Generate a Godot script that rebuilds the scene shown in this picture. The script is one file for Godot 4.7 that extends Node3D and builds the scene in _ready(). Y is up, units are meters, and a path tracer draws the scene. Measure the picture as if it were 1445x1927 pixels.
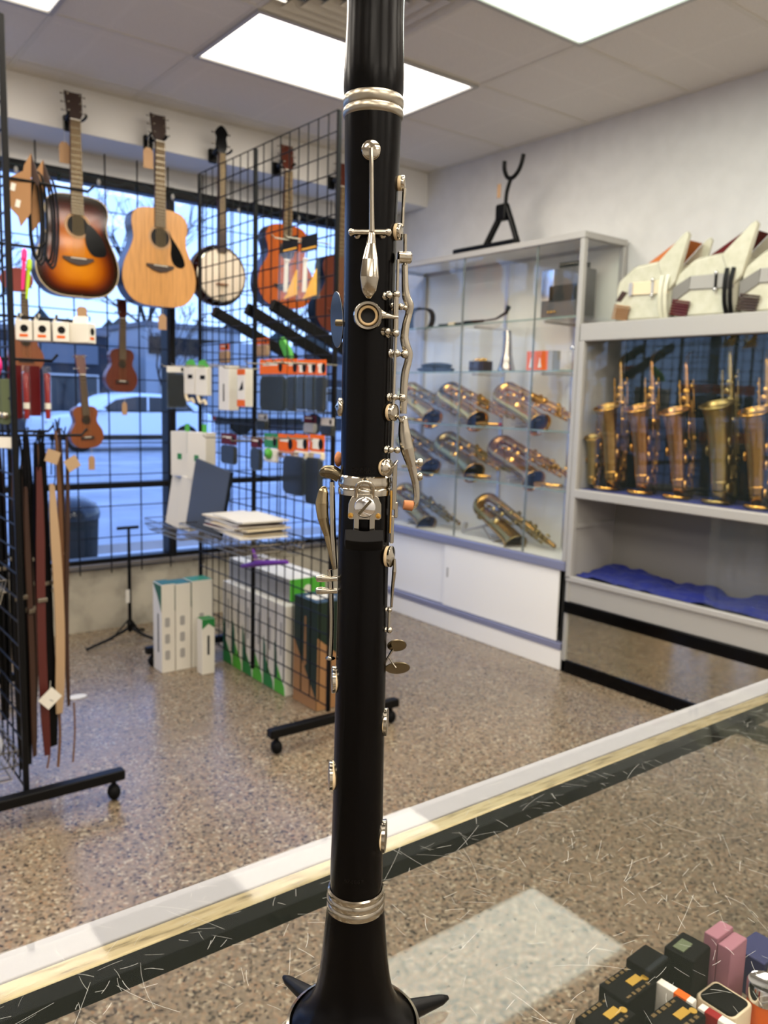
extends Node3D
# A music shop: a black clarinet stands on a glass counter, guitars hang before the street window,
# two grid racks of small goods stand on a terrazzo floor, saxophones lie in glass cases on the right.

var M := {}
var taken := {}
var rng := RandomNumberGenerator.new()

class MB:
	var v := PackedVector3Array()
	var n := PackedVector3Array()
	var u := PackedVector2Array()
	var c := PackedColorArray()
	var col := Color(1, 1, 1)
	var colored := false

	func tri(a: Vector3, b: Vector3, d: Vector3, na: Vector3, nb: Vector3, nd: Vector3, ua := Vector2.ZERO, ub := Vector2.ZERO, ud := Vector2.ZERO) -> void:
		if (b - a).cross(d - a).dot(na + nb + nd) > 0.0:
			v.append(a); v.append(d); v.append(b)
			n.append(na); n.append(nd); n.append(nb)
			u.append(ua); u.append(ud); u.append(ub)
		else:
			v.append(a); v.append(b); v.append(d)
			n.append(na); n.append(nb); n.append(nd)
			u.append(ua); u.append(ub); u.append(ud)
		if colored:
			c.append(col); c.append(col); c.append(col)

	func quad(a: Vector3, b: Vector3, d: Vector3, e: Vector3, nn: Vector3) -> void:
		var o := Vector2(0, 1)
		tri(a, b, d, nn, nn, nn, o, Vector2(1, 1), Vector2(1, 0))
		tri(a, d, e, nn, nn, nn, o, Vector2(1, 0), Vector2(0, 0))

	func box(at: Vector3, s: Vector3, b := Basis.IDENTITY, bev := 0.0) -> MB:
		var h := s * 0.5
		bev = minf(bev, minf(h.x, minf(h.y, h.z)) * 0.9)
		for ax in 3:
			for sg in [-1.0, 1.0]:
				var nn := Vector3.ZERO
				nn[ax] = sg
				var p := (ax + 1) % 3
				var q := (ax + 2) % 3
				var k := []
				for e in [[-1, -1], [1, -1], [1, 1], [-1, 1]]:
					var w := Vector3.ZERO
					w[ax] = sg * h[ax]
					w[p] = e[0] * (h[p] - bev)
					w[q] = e[1] * (h[q] - bev)
					k.append(at + b * w)
				quad(k[0], k[1], k[2], k[3], b * nn)
		if bev > 0.0:
			for ax in 3:
				var p := (ax + 1) % 3
				var q := (ax + 2) % 3
				for sp in [-1.0, 1.0]:
					for sq in [-1.0, 1.0]:
						var k := []
						for sa in [-1.0, 1.0]:
							var w := Vector3.ZERO
							w[ax] = sa * (h[ax] - bev)
							w[p] = sp * h[p]
							w[q] = sq * (h[q] - bev)
							var x := Vector3.ZERO
							x[ax] = w[ax]
							x[p] = sp * (h[p] - bev)
							x[q] = sq * h[q]
							k.append([at + b * w, at + b * x])
						var np := Vector3.ZERO
						np[p] = sp
						var nq := Vector3.ZERO
						nq[q] = sq
						np = b * np
						nq = b * nq
						tri(k[0][0], k[1][0], k[1][1], np, np, nq)
						tri(k[0][0], k[1][1], k[0][1], np, nq, nq)
			for sx in [-1.0, 1.0]:
				for sy in [-1.0, 1.0]:
					for sz in [-1.0, 1.0]:
						var sgn := Vector3(sx, sy, sz)
						var k := []
						for ax in 3:
							var w := sgn * (h - Vector3.ONE * bev)
							w[ax] = sgn[ax] * h[ax]
							k.append(at + b * w)
						tri(k[0], k[1], k[2], b * Vector3(sx, 0, 0), b * Vector3(0, sy, 0), b * Vector3(0, 0, sz))
		return self

	func lathe(prof: Array, xf := Transform3D.IDENTITY, seg := 24, sx := 1.0, sz := 1.0) -> MB:
		var m := prof.size() - 1
		var sn := []
		for i in m:
			var t: Vector2 = prof[i + 1] - prof[i]
			sn.append(Vector2(t.y, -t.x).normalized())
		for i in m:
			var a: Vector2 = prof[i]
			var d: Vector2 = prof[i + 1]
			var n0: Vector2 = sn[i]
			var n1: Vector2 = sn[i]
			if i > 0 and n0.dot(sn[i - 1]) > 0.6:
				n0 = (n0 + sn[i - 1]).normalized()
			if i < m - 1 and n1.dot(sn[i + 1]) > 0.6:
				n1 = (n1 + sn[i + 1]).normalized()
			for j in seg:
				var t0 := TAU * j / seg
				var t1 := TAU * (j + 1) / seg
				var c0 := Vector2(cos(t0), sin(t0))
				var c1 := Vector2(cos(t1), sin(t1))
				var A := xf * Vector3(a.x * c0.x * sx, a.y, a.x * c0.y * sz)
				var B := xf * Vector3(a.x * c1.x * sx, a.y, a.x * c1.y * sz)
				var C := xf * Vector3(d.x * c1.x * sx, d.y, d.x * c1.y * sz)
				var D := xf * Vector3(d.x * c0.x * sx, d.y, d.x * c0.y * sz)
				var na := (xf.basis * Vector3(n0.x * c0.x / sx, n0.y, n0.x * c0.y / sz)).normalized()
				var nb := (xf.basis * Vector3(n0.x * c1.x / sx, n0.y, n0.x * c1.y / sz)).normalized()
				var nc := (xf.basis * Vector3(n1.x * c1.x / sx, n1.y, n1.x * c1.y / sz)).normalized()
				var nd := (xf.basis * Vector3(n1.x * c0.x / sx, n1.y, n1.x * c0.y / sz)).normalized()
				var ua := Vector2(float(j) / seg, a.y)
				var ub := Vector2(float(j + 1) / seg, a.y)
				var uc := Vector2(float(j + 1) / seg, d.y)
				var ud := Vector2(float(j) / seg, d.y)
				if a.x > 1e-7:
					tri(A, B, C, na, nb, nc, ua, ub, uc)
				if d.x > 1e-7:
					tri(A, C, D, na, nc, nd, ua, uc, ud)
		return self

	func ball(at: Vector3, r: Vector3, seg := 12) -> MB:
		var p := []
		var k := maxi(4, seg / 2)
		for i in k + 1:
			var t := -PI / 2 + PI * i / k
			p.append(Vector2(maxf(0.0, cos(t)), sin(t)))
		return lathe(p, Transform3D(Basis.from_scale(r), at), seg)

	func tube(pts: Array, rad, seg := 8, ratio := 1.0, side := Vector3.ZERO, caps := true) -> MB:
		# a round (or, with ratio < 1, flattened) sweep; side fixes the wide axis
		var m := pts.size()
		var R := []
		for i in m:
			R.append(rad[i] if rad is Array else rad)
		var X := []
		var Y := []
		var ref := side
		for i in m:
			var t: Vector3 = (pts[mini(i + 1, m - 1)] - pts[maxi(i - 1, 0)]).normalized()
			if side == Vector3.ZERO:
				if i == 0:
					ref = Vector3.UP if absf(t.y) < 0.9 else Vector3.RIGHT
			var x := (ref - t * ref.dot(t))
			if x.length() < 1e-5:
				x = t.cross(Vector3(0.3, 0.5, 0.8))
			x = x.normalized()
			if side == Vector3.ZERO:
				ref = x
			X.append(x)
			Y.append(t.cross(x).normalized())
		for i in m - 1:
			var slope: float = (R[i] - R[i + 1]) / maxf(1e-6, (pts[i + 1] - pts[i]).length())
			var tt: Vector3 = (pts[i + 1] - pts[i]).normalized()
			for j in seg:
				var k := []
				for e in [[i, j], [i, j + 1], [i + 1, j + 1], [i + 1, j]]:
					var q: int = e[0]
					var th: float = TAU * float(e[1]) / seg
					var d: Vector3 = X[q] * cos(th) + Y[q] * sin(th) * ratio
					var nn: Vector3 = (X[q] * cos(th) + Y[q] * sin(th) / ratio).normalized() + tt * slope
					k.append([pts[q] + d * R[q], nn.normalized()])
				tri(k[0][0], k[1][0], k[2][0], k[0][1], k[1][1], k[2][1])
				tri(k[0][0], k[2][0], k[3][0], k[0][1], k[2][1], k[3][1])
		if caps:
			for e in [[0, 1], [m - 1, m - 2]]:
				var q: int = e[0]
				var nn: Vector3 = (pts[q] - pts[e[1]]).normalized()
				for j in seg:
					var t0 := TAU * j / seg
					var t1 := TAU * (j + 1) / seg
					tri(pts[q], pts[q] + (X[q] * cos(t0) + Y[q] * sin(t0) * ratio) * R[q], pts[q] + (X[q] * cos(t1) + Y[q] * sin(t1) * ratio) * R[q], nn, nn, nn)
		return self

	func strip(pts: Array, w, t: float, side: Vector3) -> MB:
		# a flat band of width w along side and thickness t, following pts
		var m := pts.size()
		var S := []
		for i in m:
			var tg: Vector3 = (pts[mini(i + 1, m - 1)] - pts[maxi(i - 1, 0)]).normalized()
			var s := (side - tg * side.dot(tg)).normalized()
			var up := s.cross(tg).normalized()
			var hw: float = (w[i] if w is Array else w) * 0.5
			S.append([pts[i] - s * hw + up * t / 2, pts[i] + s * hw + up * t / 2, pts[i] + s * hw - up * t / 2, pts[i] - s * hw - up * t / 2, up, s])
		for i in m - 1:
			var a: Array = S[i]
			var b: Array = S[i + 1]
			var f0 := float(i) / (m - 1)
			var f1 := float(i + 1) / (m - 1)
			for e in [[0, 1, a[4], b[4]], [3, 2, -a[4], -b[4]], [1, 2, a[5], b[5]], [0, 3, -a[5], -b[5]]]:
				tri(a[e[0]], a[e[1]], b[e[1]], e[2], e[2], e[3], Vector2(0, f0), Vector2(1, f0), Vector2(1, f1))
				tri(a[e[0]], b[e[1]], b[e[0]], e[2], e[3], e[3], Vector2(0, f0), Vector2(1, f1), Vector2(0, f1))
		for e in [[0, 1], [m - 1, m - 2]]:
			var a: Array = S[e[0]]
			quad(a[0], a[1], a[2], a[3], (pts[e[0]] - pts[e[1]]).normalized())
		return self

	func prism(poly: Array, h: float, xf := Transform3D.IDENTITY, bev := 0.0, smooth := 0.5) -> MB:
		# polygon in x/y, extruded along z from 0 to h, with chamfered rims
		var m := poly.size()
		var area := 0.0
		for i in m:
			area += poly[i].cross(poly[(i + 1) % m])
		var pl := poly.duplicate()
		if area < 0:
			pl.reverse()
		var en := []
		for i in m:
			var t: Vector2 = (pl[(i + 1) % m] - pl[i]).normalized()
			en.append(Vector2(t.y, -t.x))
		var inn := []
		for i in m:
			var a: Vector2 = en[(i + m - 1) % m]
			var b: Vector2 = en[i]
			var k := (a + b).normalized()
			inn.append(pl[i] - k * bev / maxf(0.4, k.dot(b)))
		var lo := Vector2(1e9, 1e9)
		var hi := -lo
		for p in pl:
			lo = lo.min(p)
			hi = hi.max(p)
		var tr := Geometry2D.triangulate_polygon(PackedVector2Array(inn))
		var nz := (xf.basis * Vector3(0, 0, 1)).normalized()
		for i in range(0, tr.size(), 3):
			var q := []
			var w := []
			for j in 3:
				q.append(inn[tr[i + j]])
				w.append(Vector2((q[j].x - lo.x) / maxf(1e-6, hi.x - lo.x), (hi.y - q[j].y) / maxf(1e-6, hi.y - lo.y)))
			tri(xf * Vector3(q[0].x, q[0].y, h), xf * Vector3(q[1].x, q[1].y, h), xf * Vector3(q[2].x, q[2].y, h), nz, nz, nz, w[0], w[1], w[2])
			tri(xf * Vector3(q[0].x, q[0].y, 0), xf * Vector3(q[1].x, q[1].y, 0), xf * Vector3(q[2].x, q[2].y, 0), -nz, -nz, -nz, w[0], w[1], w[2])
		for i in m:
			var j := (i + 1) % m
			var n0: Vector2 = en[i]
			var n1: Vector2 = en[i]
			var pr: Vector2 = en[(i + m - 1) % m]
			if n0.dot(pr) > smooth:
				n0 = (n0 + pr).normalized()
			if n1.dot(en[j]) > smooth:
				n1 = (n1 + en[j]).normalized()
			var N0 := (xf.basis * Vector3(n0.x, n0.y, 0)).normalized()
			var N1 := (xf.basis * Vector3(n1.x, n1.y, 0)).normalized()
			var a0 := xf * Vector3(pl[i].x, pl[i].y, bev)
			var a1 := xf * Vector3(pl[j].x, pl[j].y, bev)
			var b0 := xf * Vector3(pl[i].x, pl[i].y, h - bev)
			var b1 := xf * Vector3(pl[j].x, pl[j].y, h - bev)
			tri(a0, a1, b1, N0, N1, N1)
			tri(a0, b1, b0, N0, N1, N0)
			if bev > 0.0:
				for e in [[h - bev, h, nz], [bev, 0.0, -nz]]:
					var p0 := xf * Vector3(pl[i].x, pl[i].y, e[0])
					var p1 := xf * Vector3(pl[j].x, pl[j].y, e[0])
					var q0 := xf * Vector3(inn[i].x, inn[i].y, e[1])
					var q1 := xf * Vector3(inn[j].x, inn[j].y, e[1])
					tri(p0, p1, q1, N0, N1, e[2])
					tri(p0, q1, q0, N0, e[2], e[2])
		return self

	func mesh() -> ArrayMesh:
		var a := []
		a.resize(Mesh.ARRAY_MAX)
		a[Mesh.ARRAY_VERTEX] = v
		a[Mesh.ARRAY_NORMAL] = n
		a[Mesh.ARRAY_TEX_UV] = u
		if colored:
			a[Mesh.ARRAY_COLOR] = c
		var m := ArrayMesh.new()
		m.add_surface_from_arrays(Mesh.PRIMITIVE_TRIANGLES, a)
		return m

func mb() -> MB:
	return MB.new()

func nm(called: String) -> String:
	if not taken.has(called):
		taken[called] = 0
		return called
	taken[called] += 1
	return "%s_%03d" % [called, taken[called]]

func tag(o: Node, label: String, category: String, group := "", kind := "") -> void:
	if label: o.set_meta("label", label)
	if category: o.set_meta("category", category)
	if group: o.set_meta("group", group)
	if kind: o.set_meta("kind", kind)

func thing(called: String, label: String, category: String, at := Vector3.ZERO, turn := 0.0, group := "") -> Node3D:
	var o := Node3D.new()
	o.name = nm(called)
	add_child(o)
	o.position = at
	o.rotation.y = turn
	tag(o, label, category, group)
	return o

func part(parent: Node, called: String, m, mat: Material, label := "") -> MeshInstance3D:
	var o := MeshInstance3D.new()
	o.name = called
	o.mesh = m.mesh() if m is MB else m
	o.material_override = mat
	parent.add_child(o, true)
	if label: o.set_meta("label", label)
	return o

func single(called: String, m, mat: Material, label: String, category: String, at := Vector3.ZERO, turn := 0.0, group := "") -> MeshInstance3D:
	var o := part(self, nm(called), m, mat)
	o.position = at
	o.rotation.y = turn
	tag(o, label, category, group)
	return o

func shell(called: String, m, mat: Material) -> MeshInstance3D:
	var o := part(self, called, m, mat)
	o.set_meta("kind", "structure")
	return o

func shell_root(called: String) -> Node3D:
	var o := Node3D.new()
	o.name = called
	add_child(o)
	o.set_meta("kind", "structure")
	return o

func mat(key: String, color: Color, rough := 0.6, metal := 0.0, spec := 0.5) -> StandardMaterial3D:
	var m := StandardMaterial3D.new()
	m.resource_name = key
	m.albedo_color = color
	m.roughness = rough
	m.metallic = metal
	m.metallic_specular = spec
	M[key] = m
	return m

func glass(key: String, alpha: float, rough := 0.02, spec := 0.4) -> StandardMaterial3D:
	var m := mat(key, Color(0.75, 0.85, 0.82, alpha), rough)
	m.transparency = BaseMaterial3D.TRANSPARENCY_ALPHA
	m.metallic_specular = spec
	return m

func noise(freq: float, type := FastNoiseLite.TYPE_SIMPLEX_SMOOTH, oct := 4, sd := 1) -> FastNoiseLite:
	var f := FastNoiseLite.new()
	f.noise_type = type
	f.frequency = freq
	f.fractal_octaves = oct
	f.seed = sd
	return f

func ntex(f: FastNoiseLite, w: int, h: int, offs: Array, cols: Array) -> NoiseTexture2D:
	var g := Gradient.new()
	g.offsets = PackedFloat32Array(offs)
	g.colors = PackedColorArray(cols)
	var t := NoiseTexture2D.new()
	t.width = w
	t.height = h
	t.seamless = true
	t.noise = f
	t.color_ramp = g
	return t

func grey(a: float) -> Color:
	return Color(a, a, a)

func tri_tex(m: StandardMaterial3D, t: Texture2D, scale: float, world := true) -> StandardMaterial3D:
	m.albedo_texture = t
	m.uv1_triplanar = true
	m.uv1_world_triplanar = world
	m.uv1_scale = Vector3.ONE * scale
	return m

func axis(dir: Vector3, at: Vector3) -> Transform3D:
	# a frame whose y axis runs along dir
	var y := dir.normalized()
	var x := y.cross(Vector3(0, 0, 1) if absf(y.z) < 0.9 else Vector3(1, 0, 0)).normalized()
	return Transform3D(Basis(x, y, x.cross(y)), at)

func curve(pts: Array, per := 6) -> Array:
	# Catmull-Rom through the points
	var o := []
	var m := pts.size()
	for i in m - 1:
		var a = pts[maxi(i - 1, 0)]
		var b = pts[i]
		var c = pts[i + 1]
		var d = pts[mini(i + 2, m - 1)]
		for k in per:
			var t := float(k) / per
			o.append(0.5 * (2.0 * b + (c - a) * t + (2.0 * a - 5.0 * b + 4.0 * c - d) * t * t + (3.0 * b - a - 3.0 * c + d) * t * t * t))
	o.append(pts[m - 1])
	return o

func rect(w: float, h: float, r := 0.0, k := 4) -> Array:
	# rounded rectangle centred on the origin
	var o := []
	if r <= 0.0:
		return [Vector2(-w / 2, -h / 2), Vector2(w / 2, -h / 2), Vector2(w / 2, h / 2), Vector2(-w / 2, h / 2)]
	for e in [[1, 1, 0], [-1, 1, 1], [-1, -1, 2], [1, -1, 3]]:
		for i in k + 1:
			var t: float = PI / 2 * (e[2] + float(i) / k)
			o.append(Vector2(e[0] * (w / 2 - r), e[1] * (h / 2 - r)) + Vector2(cos(t), sin(t)) * r)
	return o

func ell(rx: float, ry: float, k := 20, c := Vector2.ZERO) -> Array:
	var o := []
	for i in k:
		o.append(c + Vector2(cos(TAU * i / k) * rx, sin(TAU * i / k) * ry))
	return o

func text(parent: Node, called: String, words: String, size: float, at: Vector3, basis: Basis, m: Material, font := "Droid Sans") -> void:
	var t := TextMesh.new()
	var f := SystemFont.new()
	f.font_names = PackedStringArray([font])
	t.font = f
	t.text = words
	t.font_size = 32
	t.pixel_size = size / 32.0
	t.depth = 0.0004
	var o := part(parent, called, t, m)
	o.transform = Transform3D(basis, at)

func materials() -> void:
	# room
	var f := noise(0.16, FastNoiseLite.TYPE_CELLULAR, 1, 7)
	f.fractal_type = FastNoiseLite.FRACTAL_NONE
	f.cellular_return_type = FastNoiseLite.RETURN_CELL_VALUE
	f.cellular_jitter = 1.0
	var t := ntex(f, 1024, 1024, [0.0, 0.1, 0.2, 0.4, 0.55, 0.7, 0.82, 0.93, 1.0],
		[Color(0.20, 0.175, 0.145), Color(0.31, 0.27, 0.22), Color(0.45, 0.39, 0.315), Color(0.51, 0.445, 0.365), Color(0.47, 0.425, 0.36), Color(0.56, 0.495, 0.41), Color(0.54, 0.435, 0.335), Color(0.62, 0.565, 0.475), Color(0.70, 0.66, 0.57)])
	var m := mat("terrazzo", Color(1, 1, 1), 0.3, 0.0, 0.5)
	tri_tex(m, t, 0.8)
	m.detail_enabled = true
	m.detail_blend_mode = BaseMaterial3D.BLEND_MODE_MUL
	m.detail_albedo = ntex(noise(0.004, FastNoiseLite.TYPE_SIMPLEX_SMOOTH, 4, 3), 512, 512, [0.0, 0.5, 1.0], [grey(0.86), grey(0.95), grey(1.0)])
	m.detail_uv_layer = BaseMaterial3D.DETAIL_UV_2
	m.uv2_triplanar = true
	m.uv2_world_triplanar = true
	m.uv2_scale = Vector3.ONE * 0.25
	m.roughness_texture = ntex(noise(0.01, FastNoiseLite.TYPE_SIMPLEX_SMOOTH, 5, 9), 512, 512, [0.0, 1.0], [grey(0.75), grey(1.0)])
	m = mat("wall_paint", Color(0.81, 0.805, 0.80), 0.75)
	tri_tex(m, ntex(noise(0.02, FastNoiseLite.TYPE_SIMPLEX_SMOOTH, 4, 11), 512, 512, [0.0, 1.0], [grey(0.96), grey(1.0)]), 0.7)
	m = mat("soffit_paint", Color(0.87, 0.86, 0.84), 0.8)
	m = mat("tile_white", Color(0.88, 0.86, 0.83), 0.95, 0.0, 0.2)
	tri_tex(m, ntex(noise(0.25, FastNoiseLite.TYPE_SIMPLEX, 2, 5), 512, 512, [0.0, 0.3, 0.42, 1.0], [grey(0.72), grey(0.9), grey(0.98), grey(1.0)]), 2.0)
	mat("tile_grid", Color(0.80, 0.78, 0.74), 0.6)
	m = mat("concrete", Color(0.70, 0.67, 0.60), 0.85)
	tri_tex(m, ntex(noise(0.012, FastNoiseLite.TYPE_SIMPLEX_SMOOTH, 5, 21), 512, 512, [0.0, 0.35, 0.6, 1.0], [grey(0.72), grey(0.88), grey(0.97), grey(1.0)]), 0.6)
	mat("window_metal", Color(0.025, 0.025, 0.03), 0.45, 0.0, 0.35)
	mat("sill_metal", Color(0.42, 0.40, 0.38), 0.4, 0.3)
	glass("pane", 0.006, 0.02, 0.3)
	glass("case_glass", 0.008, 0.02, 0.36)
	glass("shelf_glass", 0.03, 0.03)
	glass("counter_glass", 0.09, 0.02, 0.2)
	M.counter_glass.albedo_color = Color(0.22, 0.24, 0.21, 0.09)
	glass("bag_plastic", 0.02, 0.08, 0.35)
	mat("shelf_edge", Color(0.46, 0.54, 0.51), 0.2)
	# metals
	mat("nickel", Color(0.68, 0.65, 0.59), 0.13, 1.0)
	mat("nickel_dull", Color(0.60, 0.57, 0.51), 0.3, 1.0)
	mat("dark_nickel", Color(0.42, 0.38, 0.30), 0.22, 1.0)
	mat("chrome", Color(0.85, 0.85, 0.85), 0.08, 1.0)
	mat("alu", Color(0.78, 0.77, 0.76), 0.38, 0.75)
	mat("alu_white", Color(0.655, 0.645, 0.63), 0.42, 0.1)
	mat("door_edge", Color(0.40, 0.43, 0.42), 0.3)
	mat("counter_rail", Color(0.58, 0.58, 0.59), 0.5, 0.0, 0.3)
	mat("matte_black", Color(0.012, 0.012, 0.013), 0.6, 0.0, 0.2)
	mat("warm_nickel", Color(0.62, 0.56, 0.44), 0.2, 1.0)
	mat("navy_blue", Color(0.05, 0.09, 0.30), 0.6)
	mat("gold_faded", Color(0.34, 0.26, 0.08), 0.45, 0.3)
	mat("black_steel", Color(0.02, 0.019, 0.02), 0.45, 0.0, 0.3)
	mat("black_plastic", Color(0.018, 0.018, 0.02), 0.4, 0.0, 0.3)
	mat("black_gloss", Color(0.014, 0.014, 0.016), 0.15, 0.0, 0.3)
	mat("rubber", Color(0.025, 0.025, 0.025), 0.7, 0.0, 0.25)
	m = mat("brass", Color(0.84, 0.65, 0.32), 0.2, 1.0)
	m = mat("old_brass", Color(0.64, 0.51, 0.28), 0.26, 1.0)
	m = mat("bronze", Color(0.66, 0.49, 0.30), 0.22, 1.0)
	m = mat("grey_brass", Color(0.60, 0.53, 0.33), 0.32, 1.0)
	# clarinet
	m = mat("grenadilla", Color(0.016, 0.012, 0.011), 0.27, 0.0, 0.24)
	m.uv1_triplanar = true
	m.uv1_scale = Vector3(60, 4, 60)
	m.roughness_texture = ntex(noise(0.03, FastNoiseLite.TYPE_SIMPLEX_SMOOTH, 3, 31), 256, 256, [0.0, 1.0], [grey(0.7), grey(1.0)])
	mat("pad_skin", Color(0.86, 0.76, 0.60), 0.6)
	mat("cork", Color(0.66, 0.42, 0.25), 0.8)
	mat("rubber_dark", Color(0.04, 0.034, 0.031), 0.6, 0.0, 0.25)
	m = mat("strip_brass", Color(0.66, 0.62, 0.50), 0.34, 0.5)
	tri_tex(m, ntex(noise(0.03, FastNoiseLite.TYPE_SIMPLEX_SMOOTH, 5, 77), 512, 512, [0.0, 0.3, 0.5, 1.0], [Color(0.55, 0.51, 0.44), Color(0.86, 0.83, 0.75), Color(0.96, 0.93, 0.86), Color(1, 1, 1)]), 3.0)
	m.uv1_scale = Vector3(1.2, 9, 9)
	m = mat("scratch", Color(0.85, 0.85, 0.82, 0.5), 0.6)
	m.transparency = BaseMaterial3D.TRANSPARENCY_ALPHA
	mat("thumb_tube", Color(0.62, 0.52, 0.36), 0.5)
	mat("bore", Color(0.008, 0.008, 0.008), 0.8)
	mat("engraving", Color(0.055, 0.042, 0.033), 0.6, 0.0, 0.2)
	# paper, card, paint
	mat("white_card", Color(0.83, 0.81, 0.76), 0.6)
	mat("cream", Color(0.85, 0.79, 0.66), 0.5)
	mat("white_laminate", Color(0.90, 0.89, 0.87), 0.45)
	mat("grey_laminate", Color(0.60, 0.59, 0.57), 0.5)
	mat("interior_grey", Color(0.46, 0.45, 0.43), 0.6)
	mat("back_panel", Color(0.86, 0.86, 0.82), 0.6)
	mat("rail_blue", Color(0.55, 0.56, 0.66), 0.35, 0.4)
	mat("kraft", Color(0.58, 0.42, 0.26), 0.75)
	mat("tag_paper", Color(0.66, 0.52, 0.38), 0.8)
	mat("green", Color(0.10, 0.45, 0.20), 0.5)
	mat("bright_green", Color(0.28, 0.62, 0.18), 0.5)
	mat("dark_green", Color(0.03, 0.13, 0.08), 0.5)
	mat("teal_green", Color(0.06, 0.34, 0.26), 0.5)
	mat("orange", Color(0.82, 0.36, 0.05), 0.6, 0.0, 0.3)
	mat("red", Color(0.50, 0.035, 0.04), 0.5, 0.0, 0.3)
	mat("dark_red", Color(0.32, 0.025, 0.035), 0.5, 0.0, 0.3)
	mat("pink", Color(0.95, 0.12, 0.48), 0.4)
	mat("lime", Color(0.66, 0.80, 0.08), 0.4)
	mat("yellow", Color(0.90, 0.66, 0.04), 0.45)
	mat("purple", Color(0.34, 0.10, 0.52), 0.45)
	mat("navy", Color(0.028, 0.038, 0.09), 0.75, 0.0, 0.3)
	mat("slate", Color(0.075, 0.095, 0.115), 0.7, 0.0, 0.3)
	mat("charcoal", Color(0.04, 0.04, 0.045), 0.7, 0.0, 0.3)
	mat("blue_paint", Color(0.20, 0.33, 0.62), 0.5)
	m = mat("blue_felt", Color(0.035, 0.10, 0.42), 0.9)
	m.rim_enabled = true
	m.rim = 0.4
	mat("mauve", Color(0.56, 0.37, 0.42), 0.7)
	mat("gold_print", Color(0.66, 0.52, 0.16), 0.35, 0.5)
	mat("pearl", Color(0.78, 0.77, 0.70), 0.25)
	tri_tex(M.pearl, ntex(noise(0.03, FastNoiseLite.TYPE_SIMPLEX_SMOOTH, 3, 17), 256, 256, [0.0, 0.5, 1.0], [Color(0.93, 0.93, 0.90), Color(0.97, 0.97, 0.95), Color(1, 1, 1)]), 2.5)
	mat("folder", Color(0.26, 0.28, 0.31), 0.14)
	mat("dusty_red", Color(0.50, 0.20, 0.17), 0.6)
	mat("olive", Color(0.30, 0.34, 0.22), 0.5)
	mat("radio_grey", Color(0.36, 0.35, 0.34), 0.35, 0.3)
	mat("plum", Color(0.14, 0.07, 0.10), 0.5)
	mat("orange_felt", Color(0.72, 0.40, 0.18), 0.8)
	glass("bag_white", 0.35, 0.2)
	M.bag_white.albedo_color = Color(0.85, 0.85, 0.85, 0.35)
	mat("mirror", Color(0.86, 0.86, 0.82), 0.07, 1.0)
	mat("dark_mirror", Color(0.045, 0.048, 0.052), 0.12, 0.6, 0.4)
	# leather and wood
	mat("leather_brown", Color(0.20, 0.11, 0.06), 0.55)
	mat("leather_tan", Color(0.38, 0.25, 0.145), 0.55)
	mat("leather_red", Color(0.29, 0.08, 0.05), 0.5)
	mat("leather_cream", Color(0.64, 0.53, 0.40), 0.6)
	mat("leather_black", Color(0.02, 0.018, 0.017), 0.5, 0.0, 0.25)
	var grain := ntex(noise(0.02, FastNoiseLite.TYPE_SIMPLEX_SMOOTH, 4, 41), 512, 512, [0.0, 0.45, 0.55, 1.0], [grey(0.84), grey(0.95), grey(1.0), grey(0.92)])
	for e in [["spruce", Color(0.78, 0.56, 0.31), 0.3], ["cedar", Color(0.66, 0.31, 0.07), 0.25], ["mahogany", Color(0.26, 0.10, 0.055), 0.35], ["rosewood", Color(0.20, 0.125, 0.085), 0.5], ["fretboard", Color(0.30, 0.22, 0.15), 0.6], ["koa", Color(0.50, 0.26, 0.09), 0.35], ["koa_dark", Color(0.36, 0.14, 0.04), 0.35], ["side_wood", Color(0.15, 0.07, 0.055), 0.3]]:
		m = mat(e[0], e[1], e[2])
		tri_tex(m, grain, 1.0, false)
		m.uv1_scale = Vector3(7, 0.35, 7)
	m = mat("sunburst", Color(1, 1, 1), 0.07, 0.0, 0.42)
	m.vertex_color_use_as_albedo = true
	mat("banjo_skin", Color(0.82, 0.76, 0.68), 0.6)
	mat("binding", Color(0.80, 0.72, 0.55), 0.4)
	mat("string_metal", Color(0.75, 0.65, 0.45), 0.3, 1.0)
	# street
	m = mat("asphalt", Color(0.72, 0.72, 0.73), 0.8)
	tri_tex(m, ntex(noise(0.01, FastNoiseLite.TYPE_SIMPLEX_SMOOTH, 5, 51), 512, 512, [0.0, 1.0], [grey(0.85), grey(1.0)]), 0.2)
	mat("pavement", Color(0.76, 0.76, 0.76), 0.8)
	mat("car_white", Color(0.94, 0.95, 0.95), 0.2)
	mat("car_glass", Color(0.10, 0.13, 0.16), 0.08)
	mat("brick_dark", Color(0.20, 0.17, 0.17), 0.8)
	mat("facade_grey", Color(0.42, 0.43, 0.45), 0.8)
	mat("facade_pale", Color(0.66, 0.67, 0.68), 0.8)
	mat("facade_dark", Color(0.13, 0.14, 0.17), 0.7)
	mat("bark", Color(0.20, 0.16, 0.14), 0.9)
	mat("evergreen", Color(0.07, 0.12, 0.08), 0.9)
	# lamps
	for e in [["lens_warm", Color(1.0, 0.97, 0.93)], ["lens_cool", Color(0.93, 1.0, 0.93)]]:
		m = mat(e[0], Color(0.9, 0.9, 0.9), 0.5)
		m.emission_enabled = true
		m.emission = e[1]
		m.emission_energy_multiplier = 1.6

const LAMP_ROWS := [-3.355, -2.155, -0.955, 0.245, 1.445, 2.645]
const LAMP_COLUMNS := [-1.34, 0.46, 2.26]

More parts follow.
